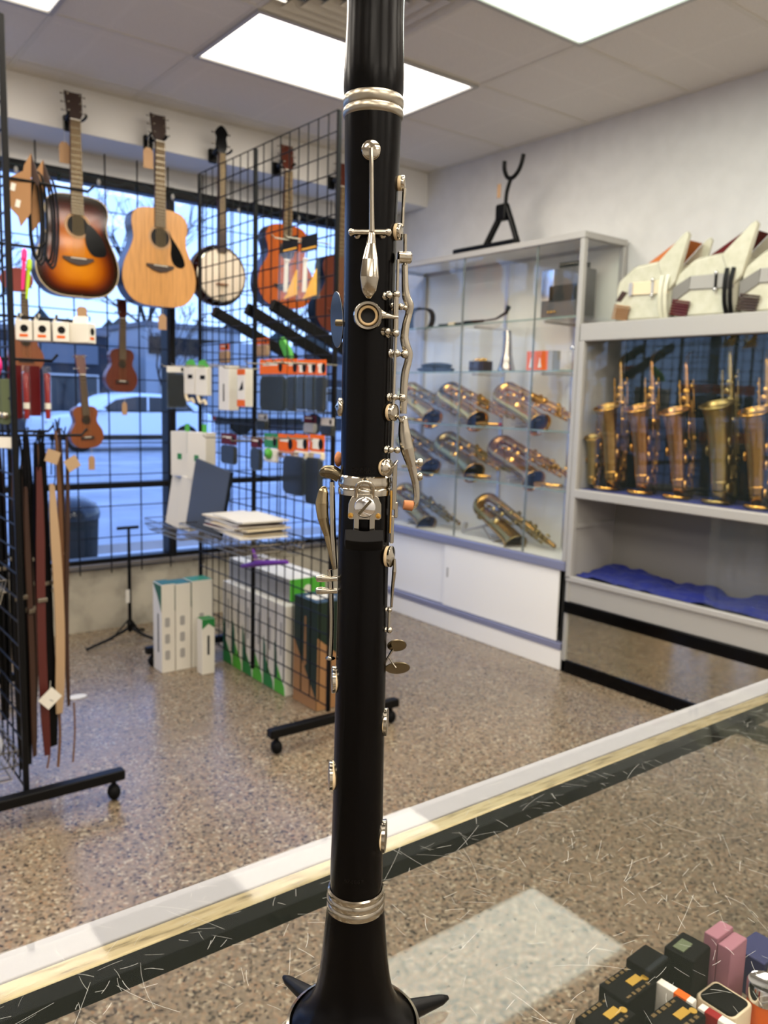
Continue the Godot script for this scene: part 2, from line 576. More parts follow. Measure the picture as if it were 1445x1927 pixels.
func _ready() -> void:
	rng.seed = 11
	# camera
	var cam := Camera3D.new()
	cam.name = "camera"
	add_child(cam)
	cam.position = Vector3(0, 1.4, 0)
	cam.rotation = Vector3(-0.13654, -0.65643, 0.02817)
	var lens := CameraAttributesPhysical.new()
	lens.frustum_focal_length = 19.211
	lens.frustum_focus_distance = 0.455
	lens.exposure_aperture = 10.5
	lens.frustum_near = 0.02
	lens.frustum_far = 400.0
	cam.attributes = lens
	cam.current = true
	# sky: a bright overcast evening, blue beside the warm lamps indoors
	var we := WorldEnvironment.new()
	we.name = "environment"
	var env := Environment.new()
	env.background_mode = Environment.BG_SKY
	var sky := Sky.new()
	var sm := ProceduralSkyMaterial.new()
	sm.sky_top_color = Color(0.50, 0.66, 0.98)
	sm.sky_horizon_color = Color(0.66, 0.80, 1.0)
	sm.ground_bottom_color = Color(0.42, 0.50, 0.66)
	sm.ground_horizon_color = Color(0.60, 0.72, 0.95)
	sm.sun_angle_max = 0.0
	sky.sky_material = sm
	env.sky = sky
	env.background_energy_multiplier = 1.25
	env.tonemap_mode = Environment.TONE_MAPPER_LINEAR
	env.tonemap_exposure = 2.15
	env.sdfgi_enabled = true
	env.ssao_enabled = true
	env.ssil_enabled = true
	we.environment = env
	add_child(we)
	materials()
	lamps()
	room()
	street()
	counter()
	clarinet()
	window_wall_goods()
	rack_a()
	rack_b()
	showcase()
	sax_cabinet()

func lamps() -> void:
	# three rows of recessed fluorescent panels in the ceiling grid; the two in the front row of the photograph, the one mirrored in the counter, and those behind the viewer
	var spots := []
	for z in LAMP_ROWS:
		for x in LAMP_COLUMNS:
			spots.append(Vector2(x, z))
	for s in spots:
		var near: bool = absf(s.y + 2.155) < 0.01
		var front: bool = s.y < -3.0
		var cool: bool = near and s.x > 2.0
		var lab := "recessed ceiling light panel behind the clarinet's barrel"
		if cool: lab = "cool white ceiling light panel with prismatic lens, nearest the camera"
		elif front and s.x < 1.0 and s.x > 0.0: lab = "ceiling light panel cut by the upper left corner of the picture"
		elif not front or s.x < 0.0: lab = "ceiling light panel above or behind the viewer, outside the picture"
		var o := thing("ceiling_light", lab, "ceiling light", Vector3(s.x, 2.9, s.y), 0.0, "recessed ceiling lights")
		var fr := mb()
		for e in [[0.0, 0.288, 1.196, 0.022], [0.0, -0.288, 1.196, 0.022]]:
			fr.box(Vector3(e[0], -0.002, e[1]), Vector3(e[2], 0.018, e[3]), Basis.IDENTITY, 0.003)
		for e in [-0.587, 0.587]:
			fr.box(Vector3(e, -0.002, 0), Vector3(0.022, 0.018, 0.554), Basis.IDENTITY, 0.003)
		part(o, "frame", fr, M.alu_white)
		var ls := mb()
		ls.box(Vector3(0, 0.004, 0), Vector3(1.152, 0.008, 0.554))
		part(o, "lens", ls, M.lens_cool if cool else M.lens_warm, "glowing diffuser")
		var al := AreaLight3D.new()
		al.name = "panel_light"
		al.area_size = Vector2(1.12, 0.52)
		al.light_energy = 0.9
		al.light_color = Color(0.97, 1.0, 0.95) if cool else Color(1.0, 0.955, 0.89)
		al.shadow_enabled = true
		al.area_range = 14.0
		o.add_child(al)
		al.position = Vector3(0, -0.016, 0)
		al.rotation.x = -PI / 2

func room() -> void:
	shell("floor", mb().box(Vector3(0.04, -0.1, -0.8), Vector3(7.6, 0.2, 8.3)), M.terrazzo)
	shell("wall_right", mb().box(Vector3(3.78, 1.5, -0.8), Vector3(0.2, 3.2, 8.3)), M.wall_paint)
	shell("wall_left", mb().box(Vector3(-3.7, 1.5, -0.8), Vector3(0.2, 3.2, 8.3)), M.wall_paint)
	shell("wall_behind", mb().box(Vector3(0.04, 1.5, 3.3), Vector3(7.6, 3.2, 0.2)), M.wall_paint)
	# ceiling: lay-in tiles in a metal grid under a slab
	var ce := shell_root("ceiling")
	part(ce, "slab", mb().box(Vector3(0.04, 3.12, -0.8), Vector3(7.6, 0.16, 8.3)), M.tile_white)
	var xs := [-3.6, -3.14, -2.54, -1.94, -1.34, -0.74, -0.14, 0.46, 1.06, 1.66, 2.26, 2.86, 3.68]
	var zs := [-4.4, -4.255, -3.655, -3.055, -2.455, -1.855, -1.255, -0.655, -0.055, 0.545, 1.145, 1.745, 2.345, 2.945, 3.2]
	# panels and a diffuser take the place of tiles
	var lights := []
	for z in LAMP_ROWS:
		for x in LAMP_COLUMNS:
			lights.append(Vector2(x, z))
	var cache := {}
	for k in zs.size() - 1:
		var z0: float = zs[k]
		var z1: float = zs[k + 1]
		var i := 0
		while i < xs.size() - 1:
			var x0: float = xs[i]
			var x1: float = xs[i + 1]
			var w := 1
			if x0 > 1.6 and x0 < 1.7:
				x1 = xs[i + 2]
				w = 2
			var c := Vector2((x0 + x1) / 2, (z0 + z1) / 2)
			var skip := false
			for l in lights:
				if absf(l.x - c.x) < 0.62 and absf(l.y - c.y) < 0.31 :
					skip = true
			if x0 > 1.6 and x0 < 1.7 and absf(c.y + 2.755) < 0.1:
				c.x = 2.56
				x0 = 2.26
			i += w
			if skip:
				continue
			var s := Vector2(x1 - x0 - 0.012, z1 - z0 - 0.012)
			var key := Vector2i(roundi(s.x * 1000), roundi(s.y * 1000))
			if not cache.has(key):
				cache[key] = mb().box(Vector3.ZERO, Vector3(s.x, 0.016, s.y), Basis.IDENTITY, 0.004).mesh()
			var o := part(ce, "ceiling_tile", cache[key], M.tile_white)
			o.position = Vector3(c.x, 2.9105, c.y)
	for x in xs.slice(1, xs.size() - 1):
		if x == 2.26:
			part(ce, "grid_runner", mb().box(Vector3(x, 2.902, -2.755), Vector3(0.024, 0.006, 0.6)), M.tile_grid)
			continue
		part(ce, "grid_runner", mb().box(Vector3(x, 2.902, -0.6), Vector3(0.024, 0.006, 7.6)), M.tile_grid)
	for z in zs.slice(1, zs.size() - 1):
		part(ce, "grid_runner", mb().box(Vector3(0.04, 2.9025, z), Vector3(7.3, 0.006, 0.024)), M.tile_grid)
	part(ce, "wall_angle", mb().box(Vector3(3.667, 2.902, -0.6), Vector3(0.024, 0.008, 7.6)), M.tile_grid)
	part(ce, "wall_angle", mb().box(Vector3(0.04, 2.902, -4.388), Vector3(7.3, 0.008, 0.024)), M.tile_grid)
	# square four-way air diffuser
	var d := thing("air_diffuser", "square metal ceiling air diffuser partly hidden behind the clarinet", "vent", Vector3(1.96, 2.9, -2.755))
	part(d, "backing", mb().box(Vector3(0, 0.06, 0), Vector3(0.57, 0.01, 0.57)), M.charcoal)
	for q in 5:
		var r0 := 0.29 - q * 0.055
		var r1 := r0 - 0.032
		var y0 := -0.004
		var y1 := 0.03
		var lv := mb()
		for e in 4:
			var b := Basis(Vector3.UP, PI / 2 * e)
			var nn := b * Vector3(0, -0.7, -0.7)
			lv.quad(b * Vector3(-r0, y0, r0), b * Vector3(r0, y0, r0), b * Vector3(r1, y1, r1), b * Vector3(-r1, y1, r1), nn)
			lv.quad(b * Vector3(-r0, y0 + 0.003, r0), b * Vector3(r0, y0 + 0.003, r0), b * Vector3(r1, y1 + 0.003, r1), b * Vector3(-r1, y1 + 0.003, r1), -nn)
		part(d, "louver", lv, M.tile_grid)
	# window wall: concrete below, soffit and header above, aluminium window between
	shell("wall_window", mb().box(Vector3(0.04, 0.18, -4.86), Vector3(7.6, 0.38, 0.22), Basis.IDENTITY, 0.006), M.concrete)
	shell("trim_1", mb().box(Vector3(0.04, 2.80, -4.585), Vector3(7.5, 0.232, 0.37), Basis.IDENTITY, 0.004), M.soffit_paint)
	shell("trim_2", mb().box(Vector3(0.04, 2.80, -4.86), Vector3(7.6, 0.42, 0.22)), M.soffit_paint)
	shell("trim_3", mb().box(Vector3(3.58, 1.48, -4.86), Vector3(0.2, 2.3, 0.22)), M.wall_paint)
	shell("trim_4", mb().box(Vector3(-3.45, 1.48, -4.86), Vector3(0.3, 2.3, 0.22)), M.wall_paint)
	shell("trim_5", mb().box(Vector3(0.04, 0.385, -4.84), Vector3(7.1, 0.03, 0.24), Basis.IDENTITY, 0.004), M.sill_metal)
	var xw := [-3.3, -1.3, 0.36, 2.015, 3.48]
	for i in 4:
		var w := shell_root("window_%d" % (i + 1))
		var x0: float = xw[i]
		var x1: float = xw[i + 1]
		for x in [x0, x1]:
			part(w, "mullion", mb().box(Vector3(x + (0.013 if x == x0 else -0.013), 1.495, -4.79), Vector3(0.026, 2.19, 0.10), Basis.IDENTITY, 0.003), M.window_metal)
		for e in [[0.41, 0.03], [0.855, 0.034], [2.562, 0.06]]:
			part(w, "rail", mb().box(Vector3((x0 + x1) / 2, e[0], -4.79), Vector3(x1 - x0 - 0.052, e[1], 0.08), Basis.IDENTITY, 0.003), M.window_metal)
		part(w, "window_pane", mb().box(Vector3((x0 + x1) / 2, 0.632, -4.79), Vector3(x1 - x0 - 0.05, 0.412, 0.006)), M.pane)
		part(w, "window_pane", mb().box(Vector3((x0 + x1) / 2, 1.70, -4.79), Vector3(x1 - x0 - 0.05, 1.66, 0.006)), M.pane)

func counter() -> void:
	var c := thing("display_counter", "glass-topped display counter with pale metal edge in the foreground", "counter", Vector3(0.8, 0, 0))
	# counter runs along x from -1.5 to 1.6 in its own frame; top glass at 1 m
	var L := 3.1
	part(c, "glass_top", mb().box(Vector3(0, 0.997, -0.27), Vector3(L, 0.006, 0.636)), M.counter_glass)
	part(c, "front_glass", mb().box(Vector3(0, 0.56, -0.582), Vector3(L - 0.04, 0.82, 0.006)), M.counter_glass)
	part(c, "edge_rail", mb().box(Vector3(0, 0.9805, -0.581), Vector3(L, 0.026, 0.032), Basis.IDENTITY, 0.0015), M.counter_rail, "pale aluminium edge rail")
	part(c, "brass_strip", mb().box(Vector3(0, 0.986, -0.5545), Vector3(L, 0.015, 0.0208), Basis.IDENTITY, 0.003), M.strip_brass, "tarnished brass coloured strip")
	part(c, "gasket", mb().box(Vector3(0, 0.986, -0.535), Vector3(L, 0.015, 0.018), Basis.IDENTITY, 0.001), M.matte_black, "black inner strip")
	part(c, "back_rail", mb().box(Vector3(0, 0.97, 0.03), Vector3(L, 0.04, 0.03), Basis.IDENTITY, 0.003), M.alu)
	for x in [-L / 2 + 0.015, L / 2 - 0.015]:
		for z in [-0.565, 0.03]:
			part(c, "corner_post", mb().box(Vector3(x, 0.51, z), Vector3(0.03, 0.90, 0.03), Basis.IDENTITY, 0.003), M.alu)
	part(c, "base_rail", mb().box(Vector3(0, 0.08, -0.565), Vector3(L, 0.16, 0.04), Basis.IDENTITY, 0.004), M.alu)
	part(c, "base_rail", mb().box(Vector3(0, 0.08, 0.03), Vector3(L, 0.16, 0.04), Basis.IDENTITY, 0.004), M.alu)
	part(c, "shelf", mb().box(Vector3(0.35, 0.816, -0.20), Vector3(1.2, 0.006, 0.50)), M.counter_glass)
	for x in [-0.2, 0.9]:
		part(c, "shelf_bracket", mb().box(Vector3(x, 0.808, -0.21), Vector3(0.012, 0.01, 0.45)), M.alu)
	# fine scratches in the top of the glass
	var sc := mb()
	var r := RandomNumberGenerator.new()
	r.seed = 5
	for i in 1400:
		var p := Vector3(r.randf_range(-0.75, 0.35), 1.0003, r.randf_range(-0.585, -0.15))
		var a := r.randf_range(0, TAU)
		var bend := r.randf_range(-0.4, 0.4)
		var ln := r.randf_range(0.004, 0.018) if r.randf() < 0.92 else r.randf_range(0.02, 0.06)
		var wd := r.randf_range(0.00006, 0.00015)
		var k := 4
		for j in k:
			var d := Vector3(cos(a), 0, sin(a)) * ln / k
			var s := Vector3(-sin(a), 0, cos(a)) * wd
			sc.quad(p - s, p + s, p + d + s, p + d - s, Vector3.UP)
			p += d
			a += bend / k
	var so := part(c, "scratches", sc, M.scratch)
	so.set_meta("kind", "stuff")
	counter_goods()

func counter_goods() -> void:
	# small goods on the glass shelf under the counter top
	var y := 0.8195
	var sets := [[0.609, -0.402, 0.02], [0.558, -0.388, 0.04], [0.608, -0.352, 0.0]]
	var labs := ["black reed box with gold print, rearmost of three under the glass", "black reed box with gold print nearest the left, under the glass", "black reed box with gold print beside the orange and white boxes"]
	for i in 3:
		var o := thing("reed_box", labs[i], "box", Vector3(sets[i][0], y, sets[i][1]), sets[i][2], "black reed boxes under the counter glass")
		part(o, "carton", mb().box(Vector3(0, 0.0275, 0), Vector3(0.048, 0.055, 0.031), Basis.IDENTITY, 0.002), M.matte_black)
		part(o, "seal", mb().box(Vector3(0.006, 0.0555, 0.002), Vector3(0.016, 0.0008, 0.008)), M.gold_print)
		part(o, "seal", mb().lathe([Vector2(0, 0), Vector2(0.0036, 0), Vector2(0.0036, 0.0008), Vector2(0, 0.0008)], Transform3D(Basis.IDENTITY, Vector3(0.017, 0.0551, 0.006)), 14), M.gold_print)
		var r := RandomNumberGenerator.new()
		r.seed = 70 + i
		for k in 2:
			for q in 5:
				part(o, "print_mark", mb().box(Vector3(-0.016 + q * 0.0072, 0.0553, -0.011 + k * 0.023), Vector3(r.randf_range(0.003, 0.006), 0.0006, r.randf_range(0.002, 0.0042))), M.gold_faded)
	var o := thing("reed_box", "tall black box with green window label beside the pink box", "box", Vector3(0.681, y, -0.388), 0.08)
	part(o, "carton", mb().box(Vector3(0, 0.035, 0), Vector3(0.036, 0.07, 0.030), Basis.IDENTITY, 0.002), M.matte_black)
	part(o, "label", mb().box(Vector3(-0.004, 0.0705, -0.003), Vector3(0.018, 0.0008, 0.011)), M.olive)
	o = thing("reed_box", "black box with grey wrap band behind the gold printed boxes", "box", Vector3(0.645, y, -0.406), 0.06)
	part(o, "carton", mb().box(Vector3(0, 0.031, 0), Vector3(0.034, 0.062, 0.028), Basis.IDENTITY, 0.002), M.matte_black)
	part(o, "band", mb().box(Vector3(0, 0.031, 0.009), Vector3(0.0346, 0.0626, 0.008), Basis.IDENTITY, 0.002), M.slate)
	o = thing("rosin_block", "pink block with a grooved top standing under the counter glass", "box", Vector3(0.724, y, -0.374), 0.03)
	for s in [-1, 1]:
		part(o, "half", mb().box(Vector3(0, 0.036 - 0.001 * s, 0.0072 * s), Vector3(0.031, 0.072 - 0.002 * s, 0.0142), Basis.IDENTITY, 0.0012), M.mauve)
	o = thing("reed_box", "blue box at the right edge behind the chrome tin", "box", Vector3(0.775, y, -0.364), 0.0)
	part(o, "carton", mb().box(Vector3(0, 0.022, 0), Vector3(0.044, 0.044, 0.034), Basis.IDENTITY, 0.002), M.navy_blue)
	o = thing("open_case", "black lined case with cream rim lying open under the glass", "case", Vector3(0.689, y, -0.352), 0.0)
	part(o, "rim", mb().prism(rect(0.036, 0.040, 0.006), 0.034, Transform3D(Basis(Vector3(1, 0, 0), Vector3(0, 0, -1), Vector3(0, 1, 0)), Vector3.ZERO), 0.002), M.cream)
	part(o, "lining", mb().prism(rect(0.030, 0.034, 0.005), 0.004, Transform3D(Basis(Vector3(1, 0, 0), Vector3(0, 0, -1), Vector3(0, 1, 0)), Vector3(-0.002, 0.032, 0.001)), 0.001), M.matte_black)
	o = thing("card_box", "slim white card box with orange band between the black boxes", "box", Vector3(0.640, y, -0.372), 0.06)
	part(o, "carton", mb().box(Vector3(0, 0.026, 0), Vector3(0.009, 0.052, 0.036), Basis.IDENTITY, 0.001), M.white_card)
	part(o, "band", mb().box(Vector3(0, 0.026, 0.006), Vector3(0.0094, 0.0524, 0.014), Basis.IDENTITY, 0.001), M.orange)
	o = thing("card_box", "slim white card box with red band nearest the camera", "box", Vector3(0.642, y, -0.331), 0.06)
	part(o, "carton", mb().box(Vector3(0, 0.026, 0), Vector3(0.009, 0.052, 0.036), Basis.IDENTITY, 0.001), M.white_card)
	part(o, "band", mb().box(Vector3(0, 0.026, -0.005), Vector3(0.0094, 0.0524, 0.014), Basis.IDENTITY, 0.001), M.red)
	o = thing("folded_card", "cream folded card standing behind the chrome tin", "card", Vector3(0.752, y, -0.338), 0.6)
	part(o, "leaf", mb().box(Vector3(0, 0.025, 0.006), Vector3(0.03, 0.05, 0.001), Basis(Vector3(1, 0, 0), -0.24)), M.white_card)
	part(o, "leaf", mb().box(Vector3(0, 0.025, -0.006), Vector3(0.03, 0.05, 0.001), Basis(Vector3(1, 0, 0), 0.24)), M.cream)
	o = thing("round_tin", "round tin with a chrome lid at the lower right corner", "tin", Vector3(0.722, y, -0.330))
	part(o, "can", mb().lathe([Vector2(0, 0), Vector2(0.0155, 0), Vector2(0.0155, 0.036), Vector2(0, 0.036)], Transform3D.IDENTITY, 32), M.orange)
	part(o, "lid", mb().lathe([Vector2(0.0168, 0.034), Vector2(0.0168, 0.048), Vector2(0.0158, 0.050), Vector2(0.0145, 0.0493), Vector2(0, 0.0493)], Transform3D.IDENTITY, 32), M.chrome)

func clarinet() -> void:
	var at := Vector3(0.2726, 1.0, -0.3705)
	var yaw := -deg_to_rad(36.35)
	# folding peg stand
	var s := thing("clarinet_stand", "black folding peg stand with splayed legs under the clarinet bell", "instrument stand", at, yaw)
	part(s, "hub", mb().lathe([Vector2(0, 0.004), Vector2(0.018, 0.004), Vector2(0.018, 0.016), Vector2(0.010, 0.022), Vector2(0.006, 0.10), Vector2(0, 0.104)], Transform3D.IDENTITY, 20), M.black_plastic)
	for a in [-2.30, -0.53, 1.35]:
		var d := Vector3(cos(a), 0, sin(a))
		var lg := mb()
		lg.tube([d * 0.012 + Vector3(0, 0.010, 0), d * 0.035 + Vector3(0, 0.0095, 0), d * 0.068 + Vector3(0, 0.0062, 0), d * 0.0725 + Vector3(0, 0.006, 0)], [0.0085, 0.0078, 0.0034, 0.0016], 10, 0.9)
		part(s, "leg", lg, M.black_plastic)
	var c := thing("clarinet", "black wooden clarinet with nickel silver keys standing on the glass counter", "clarinet", at, yaw)
	c.rotation.z = 0.0028
	var k := 0.001
	var sec := func(a: Array, seg := 64) -> MB:
		var p := []
		for e in a:
			p.append(Vector2(e[0], e[1]) * k)
		return mb().lathe(p, Transform3D.IDENTITY, seg)
	part(c, "bell", sec.call([[33, 12], [39.0, 13], [39.6, 16], [37.4, 19.5], [33, 23], [29.4, 28], [26.0, 34.5], [23.6, 41], [21.8, 50], [20.3, 62], [19.1, 75], [18.0, 88], [17.2, 95.5]]), M.grenadilla, "flared black wooden bell")
	part(c, "bell_rim", sec.call([[38.6, 12], [41.2, 12.4], [41.8, 15], [41.2, 18.2], [39.4, 18.8]]), M.nickel, "metal bell rim")
	part(c, "bell_ring", sec.call([[16.6, 95], [17.3, 95.2], [17.6, 97], [17.3, 99.4], [16.9, 100], [17.5, 101], [17.6, 103], [17.2, 104.4], [16.9, 104.9], [17.2, 105.6], [17.0, 107.6], [16.0, 108.2]]), M.nickel, "ribbed bell tenon ring")
	part(c, "lower_joint", sec.call([[15.6, 108], [15.8, 118], [15.3, 140], [14.9, 165], [14.7, 205], [14.6, 231], [14.4, 294], [14.5, 325], [14.5, 347]]), M.grenadilla, "black wooden lower joint")
	part(c, "tenon_ring", sec.call([[14.2, 346.5], [15.0, 347], [15.2, 349.4], [14.9, 350.6], [14.6, 351], [15.1, 351.8], [15.2, 354], [14.9, 355], [15.0, 357], [14.0, 357.8]]), M.nickel, "ribbed middle ring")
	part(c, "upper_joint", sec.call([[13.9, 357], [13.9, 368], [14.1, 415], [14.0, 455], [14.2, 500], [14.9, 535], [15.1, 547.5]]), M.grenadilla, "black wooden upper joint")
	part(c, "barrel_ring", sec.call([[15.0, 547], [15.9, 547.6], [16.1, 549.6], [15.8, 551.4], [15.4, 552], [15.9, 552.8], [16.2, 555], [16.0, 557.4], [15.4, 558]]), M.nickel_dull, "barrel ring")
	part(c, "barrel", sec.call([[15.5, 557.6], [15.9, 562], [15.8, 570], [15.4, 582], [15.0, 594], [14.9, 602], [15.2, 612], [15.7, 622], [15.5, 624]]), M.grenadilla)
	part(c, "barrel_ring", sec.call([[15.2, 623], [16.2, 624], [16.2, 630], [14.5, 631]]), M.nickel_dull)
	part(c, "mouthpiece", sec.call([[13.5, 631], [13.2, 650], [12.0, 690], [8.5, 718], [5, 724], [0, 725]], 32), M.black_gloss)
	# helpers in millimetres of the clarinet's own frame
	var cup := func(called: String, x: float, y: float, z: float, dir: Vector3, r: float, th := 3.2, tip := 1.6) -> void:
		var xf := axis(dir, Vector3(x, y, z) * k)
		var pd := part(c, called, mb().lathe([Vector2(r * 0.97, 1.4) * k, Vector2(r, th) * k, Vector2(r * 0.93, th + 0.4) * k, Vector2(r * 0.45, th + 0.4 + tip * 0.45) * k, Vector2(0, th + 0.4 + tip) * k], xf, 28), M.nickel)
		part(pd, "pad", mb().lathe([Vector2(0, -0.8) * k, Vector2(r * 0.8, -0.8) * k, Vector2(r * 0.96, -0.2) * k, Vector2(r * 0.97, 1.5) * k], xf, 28), M.pad_skin, "cream pad")
	var knob := func(x: float, y: float, z: float, r := 1.9) -> void:
		# a ball post screwed into the wood, seen as a turned foot and a ball
		var d := Vector3(x, 0, z).normalized()
		var foot := d * 13.5 + Vector3(0, y, 0)
		var len: float = Vector2(x, z).length() - 13.5
		var xf := axis(d, foot * k)
		var po := mb().lathe([Vector2(0, -1) * k, Vector2(r * 1.25, -0.8) * k, Vector2(r * 1.15, 0.6) * k, Vector2(r * 0.55, 1.3) * k, Vector2(r * 0.5, maxf(1.5, len - r * 0.5)) * k, Vector2(0, len) * k], xf, 14)
		po.ball(Vector3(x, y, z) * k, Vector3.ONE * r * k, 14)
		part(c, "post", po, M.nickel)
	var bar := func(called: String, pts: Array, rad, ratio := 0.6, side := Vector3(0, 0, 1), m: Material = null) -> MeshInstance3D:
		var p := []
		for e in pts:
			p.append(Vector3(e[0], e[1], e[2]) * k)
		p = curve(p, 5)
		var rr = rad * k if rad is float else []
		if rad is Array:
			for i in p.size():
				var f: float = float(i) / (p.size() - 1) * (rad.size() - 1)
				var q := mini(int(f), rad.size() - 2)
				rr.append(lerpf(rad[q], rad[q + 1], f - q) * k)
		return part(c, called, mb().tube(p, rr, 20, ratio, side), M.nickel if m == null else m)
	# register key on the side that faces the viewer
	cup.call("register_pad", -0.6, 527.0, 14.6, Vector3(0, 0.05, 1), 4.9, 2.6, 0.9)
	bar.call("register_lever", [[-0.5, 527.3, 18.6], [-0.2, 518, 18.8], [0.3, 500, 18.6], [0.7, 486, 18.2]], [1.0, 1.15, 1.25, 1.5], 0.8, Vector3(1, 0, 0))
	bar.call("register_touch", [[0.7, 487, 18.0], [0.5, 480, 18.6], [0.2, 472, 19.2], [0.0, 463, 19.6], [-0.1, 456, 19.2], [-0.1, 452.3, 18.4]], [1.5, 2.4, 4.1, 5.0, 3.7, 1.0], 0.42, Vector3(1, 0, 0))
	bar.call("pivot_rod", [[-9.0, 485.8, 17.2], [8.6, 486.2, 17.2]], 1.5, 1.0, Vector3(0, 1, 0))
	knob.call(-9.6, 485.7, 17.0, 2.1)
	knob.call(9.0, 486.2, 17.0, 2.1)
	# thumb hole with its ring key
	var rg := mb()
	var xr := axis(Vector3(0, 0, 1), Vector3(-0.3, 443.6, 13.0) * k)
	rg.lathe([Vector2(5.9, 3.0) * k, Vector2(7.4, 3.0) * k, Vector2(7.8, 4.0) * k, Vector2(7.2, 5.0) * k, Vector2(6.0, 4.9) * k, Vector2(5.8, 4.0) * k, Vector2(5.9, 3.0) * k], xr, 36)
	part(c, "thumb_ring", rg, M.nickel, "ring key round the thumb hole")
	part(c, "thumb_tube", mb().lathe([Vector2(5.4, -1) * k, Vector2(5.3, 3.9) * k, Vector2(4.9, 4.2) * k, Vector2(3.9, 3.9) * k, Vector2(3.8, -1) * k], xr, 32), M.thumb_tube)
	part(c, "thumb_hole", mb().lathe([Vector2(3.8, 1.2) * k, Vector2(0, 1.2) * k], xr, 24), M.bore)
	bar.call("ring_arm", [[5.6, 444.5, 16.6], [8.6, 444.0, 16.2], [12.2, 443.6, 14.6], [15.6, 443.6, 12.6]], [3.0, 1.6, 1.0, 0.9], 0.5, Vector3(0, 1, 0))
	bar.call("ring_rod", [[14.3, 454.0, 12.0], [14.6, 436.0, 11.6]], 1.55, 1.0)
	for e in [[10.8, 454.6, 13.4, 1.9], [14.5, 455.4, 12.0, 2.1], [10.2, 436.0, 13.2, 1.9], [14.7, 435.2, 11.8, 2.1], [17.2, 449.6, 7.6, 1.9], [19.6, 449.4, 5.0, 1.5]]:
		knob.call(e[0], e[1], e[2], e[3])
	# trill keys and side levers along the right edge
	cup.call("trill_pad", 14.4, 514.7, 1.6, Vector3(1, 0, 0.12), 4.0, 3.0, 0.6)
	bar.call("trill_arm", [[17.6, 512, 2.0], [17.2, 502, 2.6], [17.0, 492, 3.0]], [1.4, 1.1, 1.3], 0.8)
	cup.call("trill_pad", 13.6, 489.0, 4.2, Vector3(1, 0, 0.3), 4.5, 2.8, 0.6)
	bar.call("trill_arm", [[18.6, 488, 4.5], [18.8, 478, 4.2], [18.9, 472, 4.0]], [1.3, 1.2, 1.4], 0.8)
	part(c, "hinge_block", mb().tube([Vector3(14.6, 475.8, 5.0) * k, Vector3(15.4, 475.8, 5.0) * k, Vector3(21.6, 475.9, 4.0) * k, Vector3(22.4, 475.9, 3.9) * k], [0.0024, 0.0032, 0.0032, 0.0024], 14), M.nickel)
	bar.call("side_lever", [[18.9, 472.4, 3.5], [19.4, 461.1, 3.5], [20.2, 455.5, 3.2], [22.0, 451.0, 2.6], [21.8, 446.5, 2.4], [20.5, 440.7, 2.8], [19.8, 434, 3.0], [20.7, 429.4, 2.8], [22.4, 425.4, 2.4], [22.2, 421.0, 2.4], [20.7, 414, 2.8], [20.2, 403.7, 3.0], [20.3, 392.4, 3.0]], [1.7, 1.9, 2.3, 2.5, 2.0, 2.1, 2.3, 2.5, 2.3, 2.1, 2.2, 2.1, 2.0], 0.5, Vector3(1, 0, 0))
	bar.call("side_rod", [[15.0, 474, 9.0], [14.9, 440, 9.0], [14.6, 405, 9.0], [14.4, 373, 9.2]], 0.8, 1.0)
	for e in [[15.6, 424.8, 8.0, 2.1], [20.0, 424.6, 6.2, 2.3], [15.0, 401.2, 8.6, 1.9], [19.4, 401.0, 6.6, 2.2], [13.8, 372.6, 9.6, 1.8], [17.4, 372.4, 8.0, 1.9]]:
		knob.call(e[0], e[1], e[2], e[3])
	cup.call("side_pad", 12.6, 393.0, 7.2, Vector3(1, 0, 0.55), 4.8, 3.2, 1.2)
	bar.call("pad_arm", [[17.2, 391, 9.4], [19.0, 388.6, 7.2], [20.4, 390, 3.6]], [0.9, 1.5, 1.7], 0.6)
	bar.call("hook_lever", [[20.5, 391, 3.0], [21.2, 382, 3.0], [23.0, 373, 2.8], [26.0, 363, 2.4], [28.4, 353.5, 2.0], [29.2, 345.9, 1.8], [28.4, 341.2, 1.6], [26.0, 339.4, 1.4]], [2.0, 3.4, 3.8, 2.6, 2.0, 1.7, 1.6, 1.0], 0.55, Vector3(1, 0, 0))
	for y in [365.4, 357.4]:
		part(c, "lever_knob", mb().tube([Vector3(26.0, y, 2.2) * k, Vector3(30.0, y, 1.4) * k], 0.0011, 10).ball(Vector3(30.6, y, 1.3) * k, Vector3(1.9, 2.5, 2.3) * k, 14), M.nickel)
	part(c, "cork_bumper", mb().tube([Vector3(22.0, 341.4, 2.2) * k, Vector3(27.2, 340.8, 1.6) * k], [0.0027, 0.0030], 6), M.cork, "cork bumper on the hooked lever")
	cup.call("side_pad", 10.4, 362.8, 9.0, Vector3(0.8, 0.05, 0.7), 4.9, 2.8, 1.6)
	bar.call("pad_arm", [[13.0, 362.6, 13.0], [15.4, 364.0, 11.0], [17.4, 366.5, 9.0]], [0.8, 2.0, 1.4], 0.5)
	# bridge and right-hand keys of the lower joint
	part(c, "bridge_key", mb().box(Vector3(16.4, 352, 6.2) * k, Vector3(2.6, 26, 3.2) * k, Basis.IDENTITY, 0.6 * k).box(Vector3(17.6, 339, 6.2) * k, Vector3(2.2, 9, 3.0) * k, Basis.IDENTITY, 0.6 * k).box(Vector3(15.6, 328, 6.2) * k, Vector3(2.4, 16, 3.0) * k, Basis.IDENTITY, 0.6 * k), M.nickel)
	bar.call("bridge_spring", [[14.6, 350, 7.5], [14.6, 336, 7.5], [14.4, 326, 7.5]], 0.7, 1.0, Vector3(0, 0, 1), M.brass)
	cup.call("right_pad", 13.4, 312.4, 5.6, Vector3(1, 0, 0.35), 6.1, 2.6, 1.4)
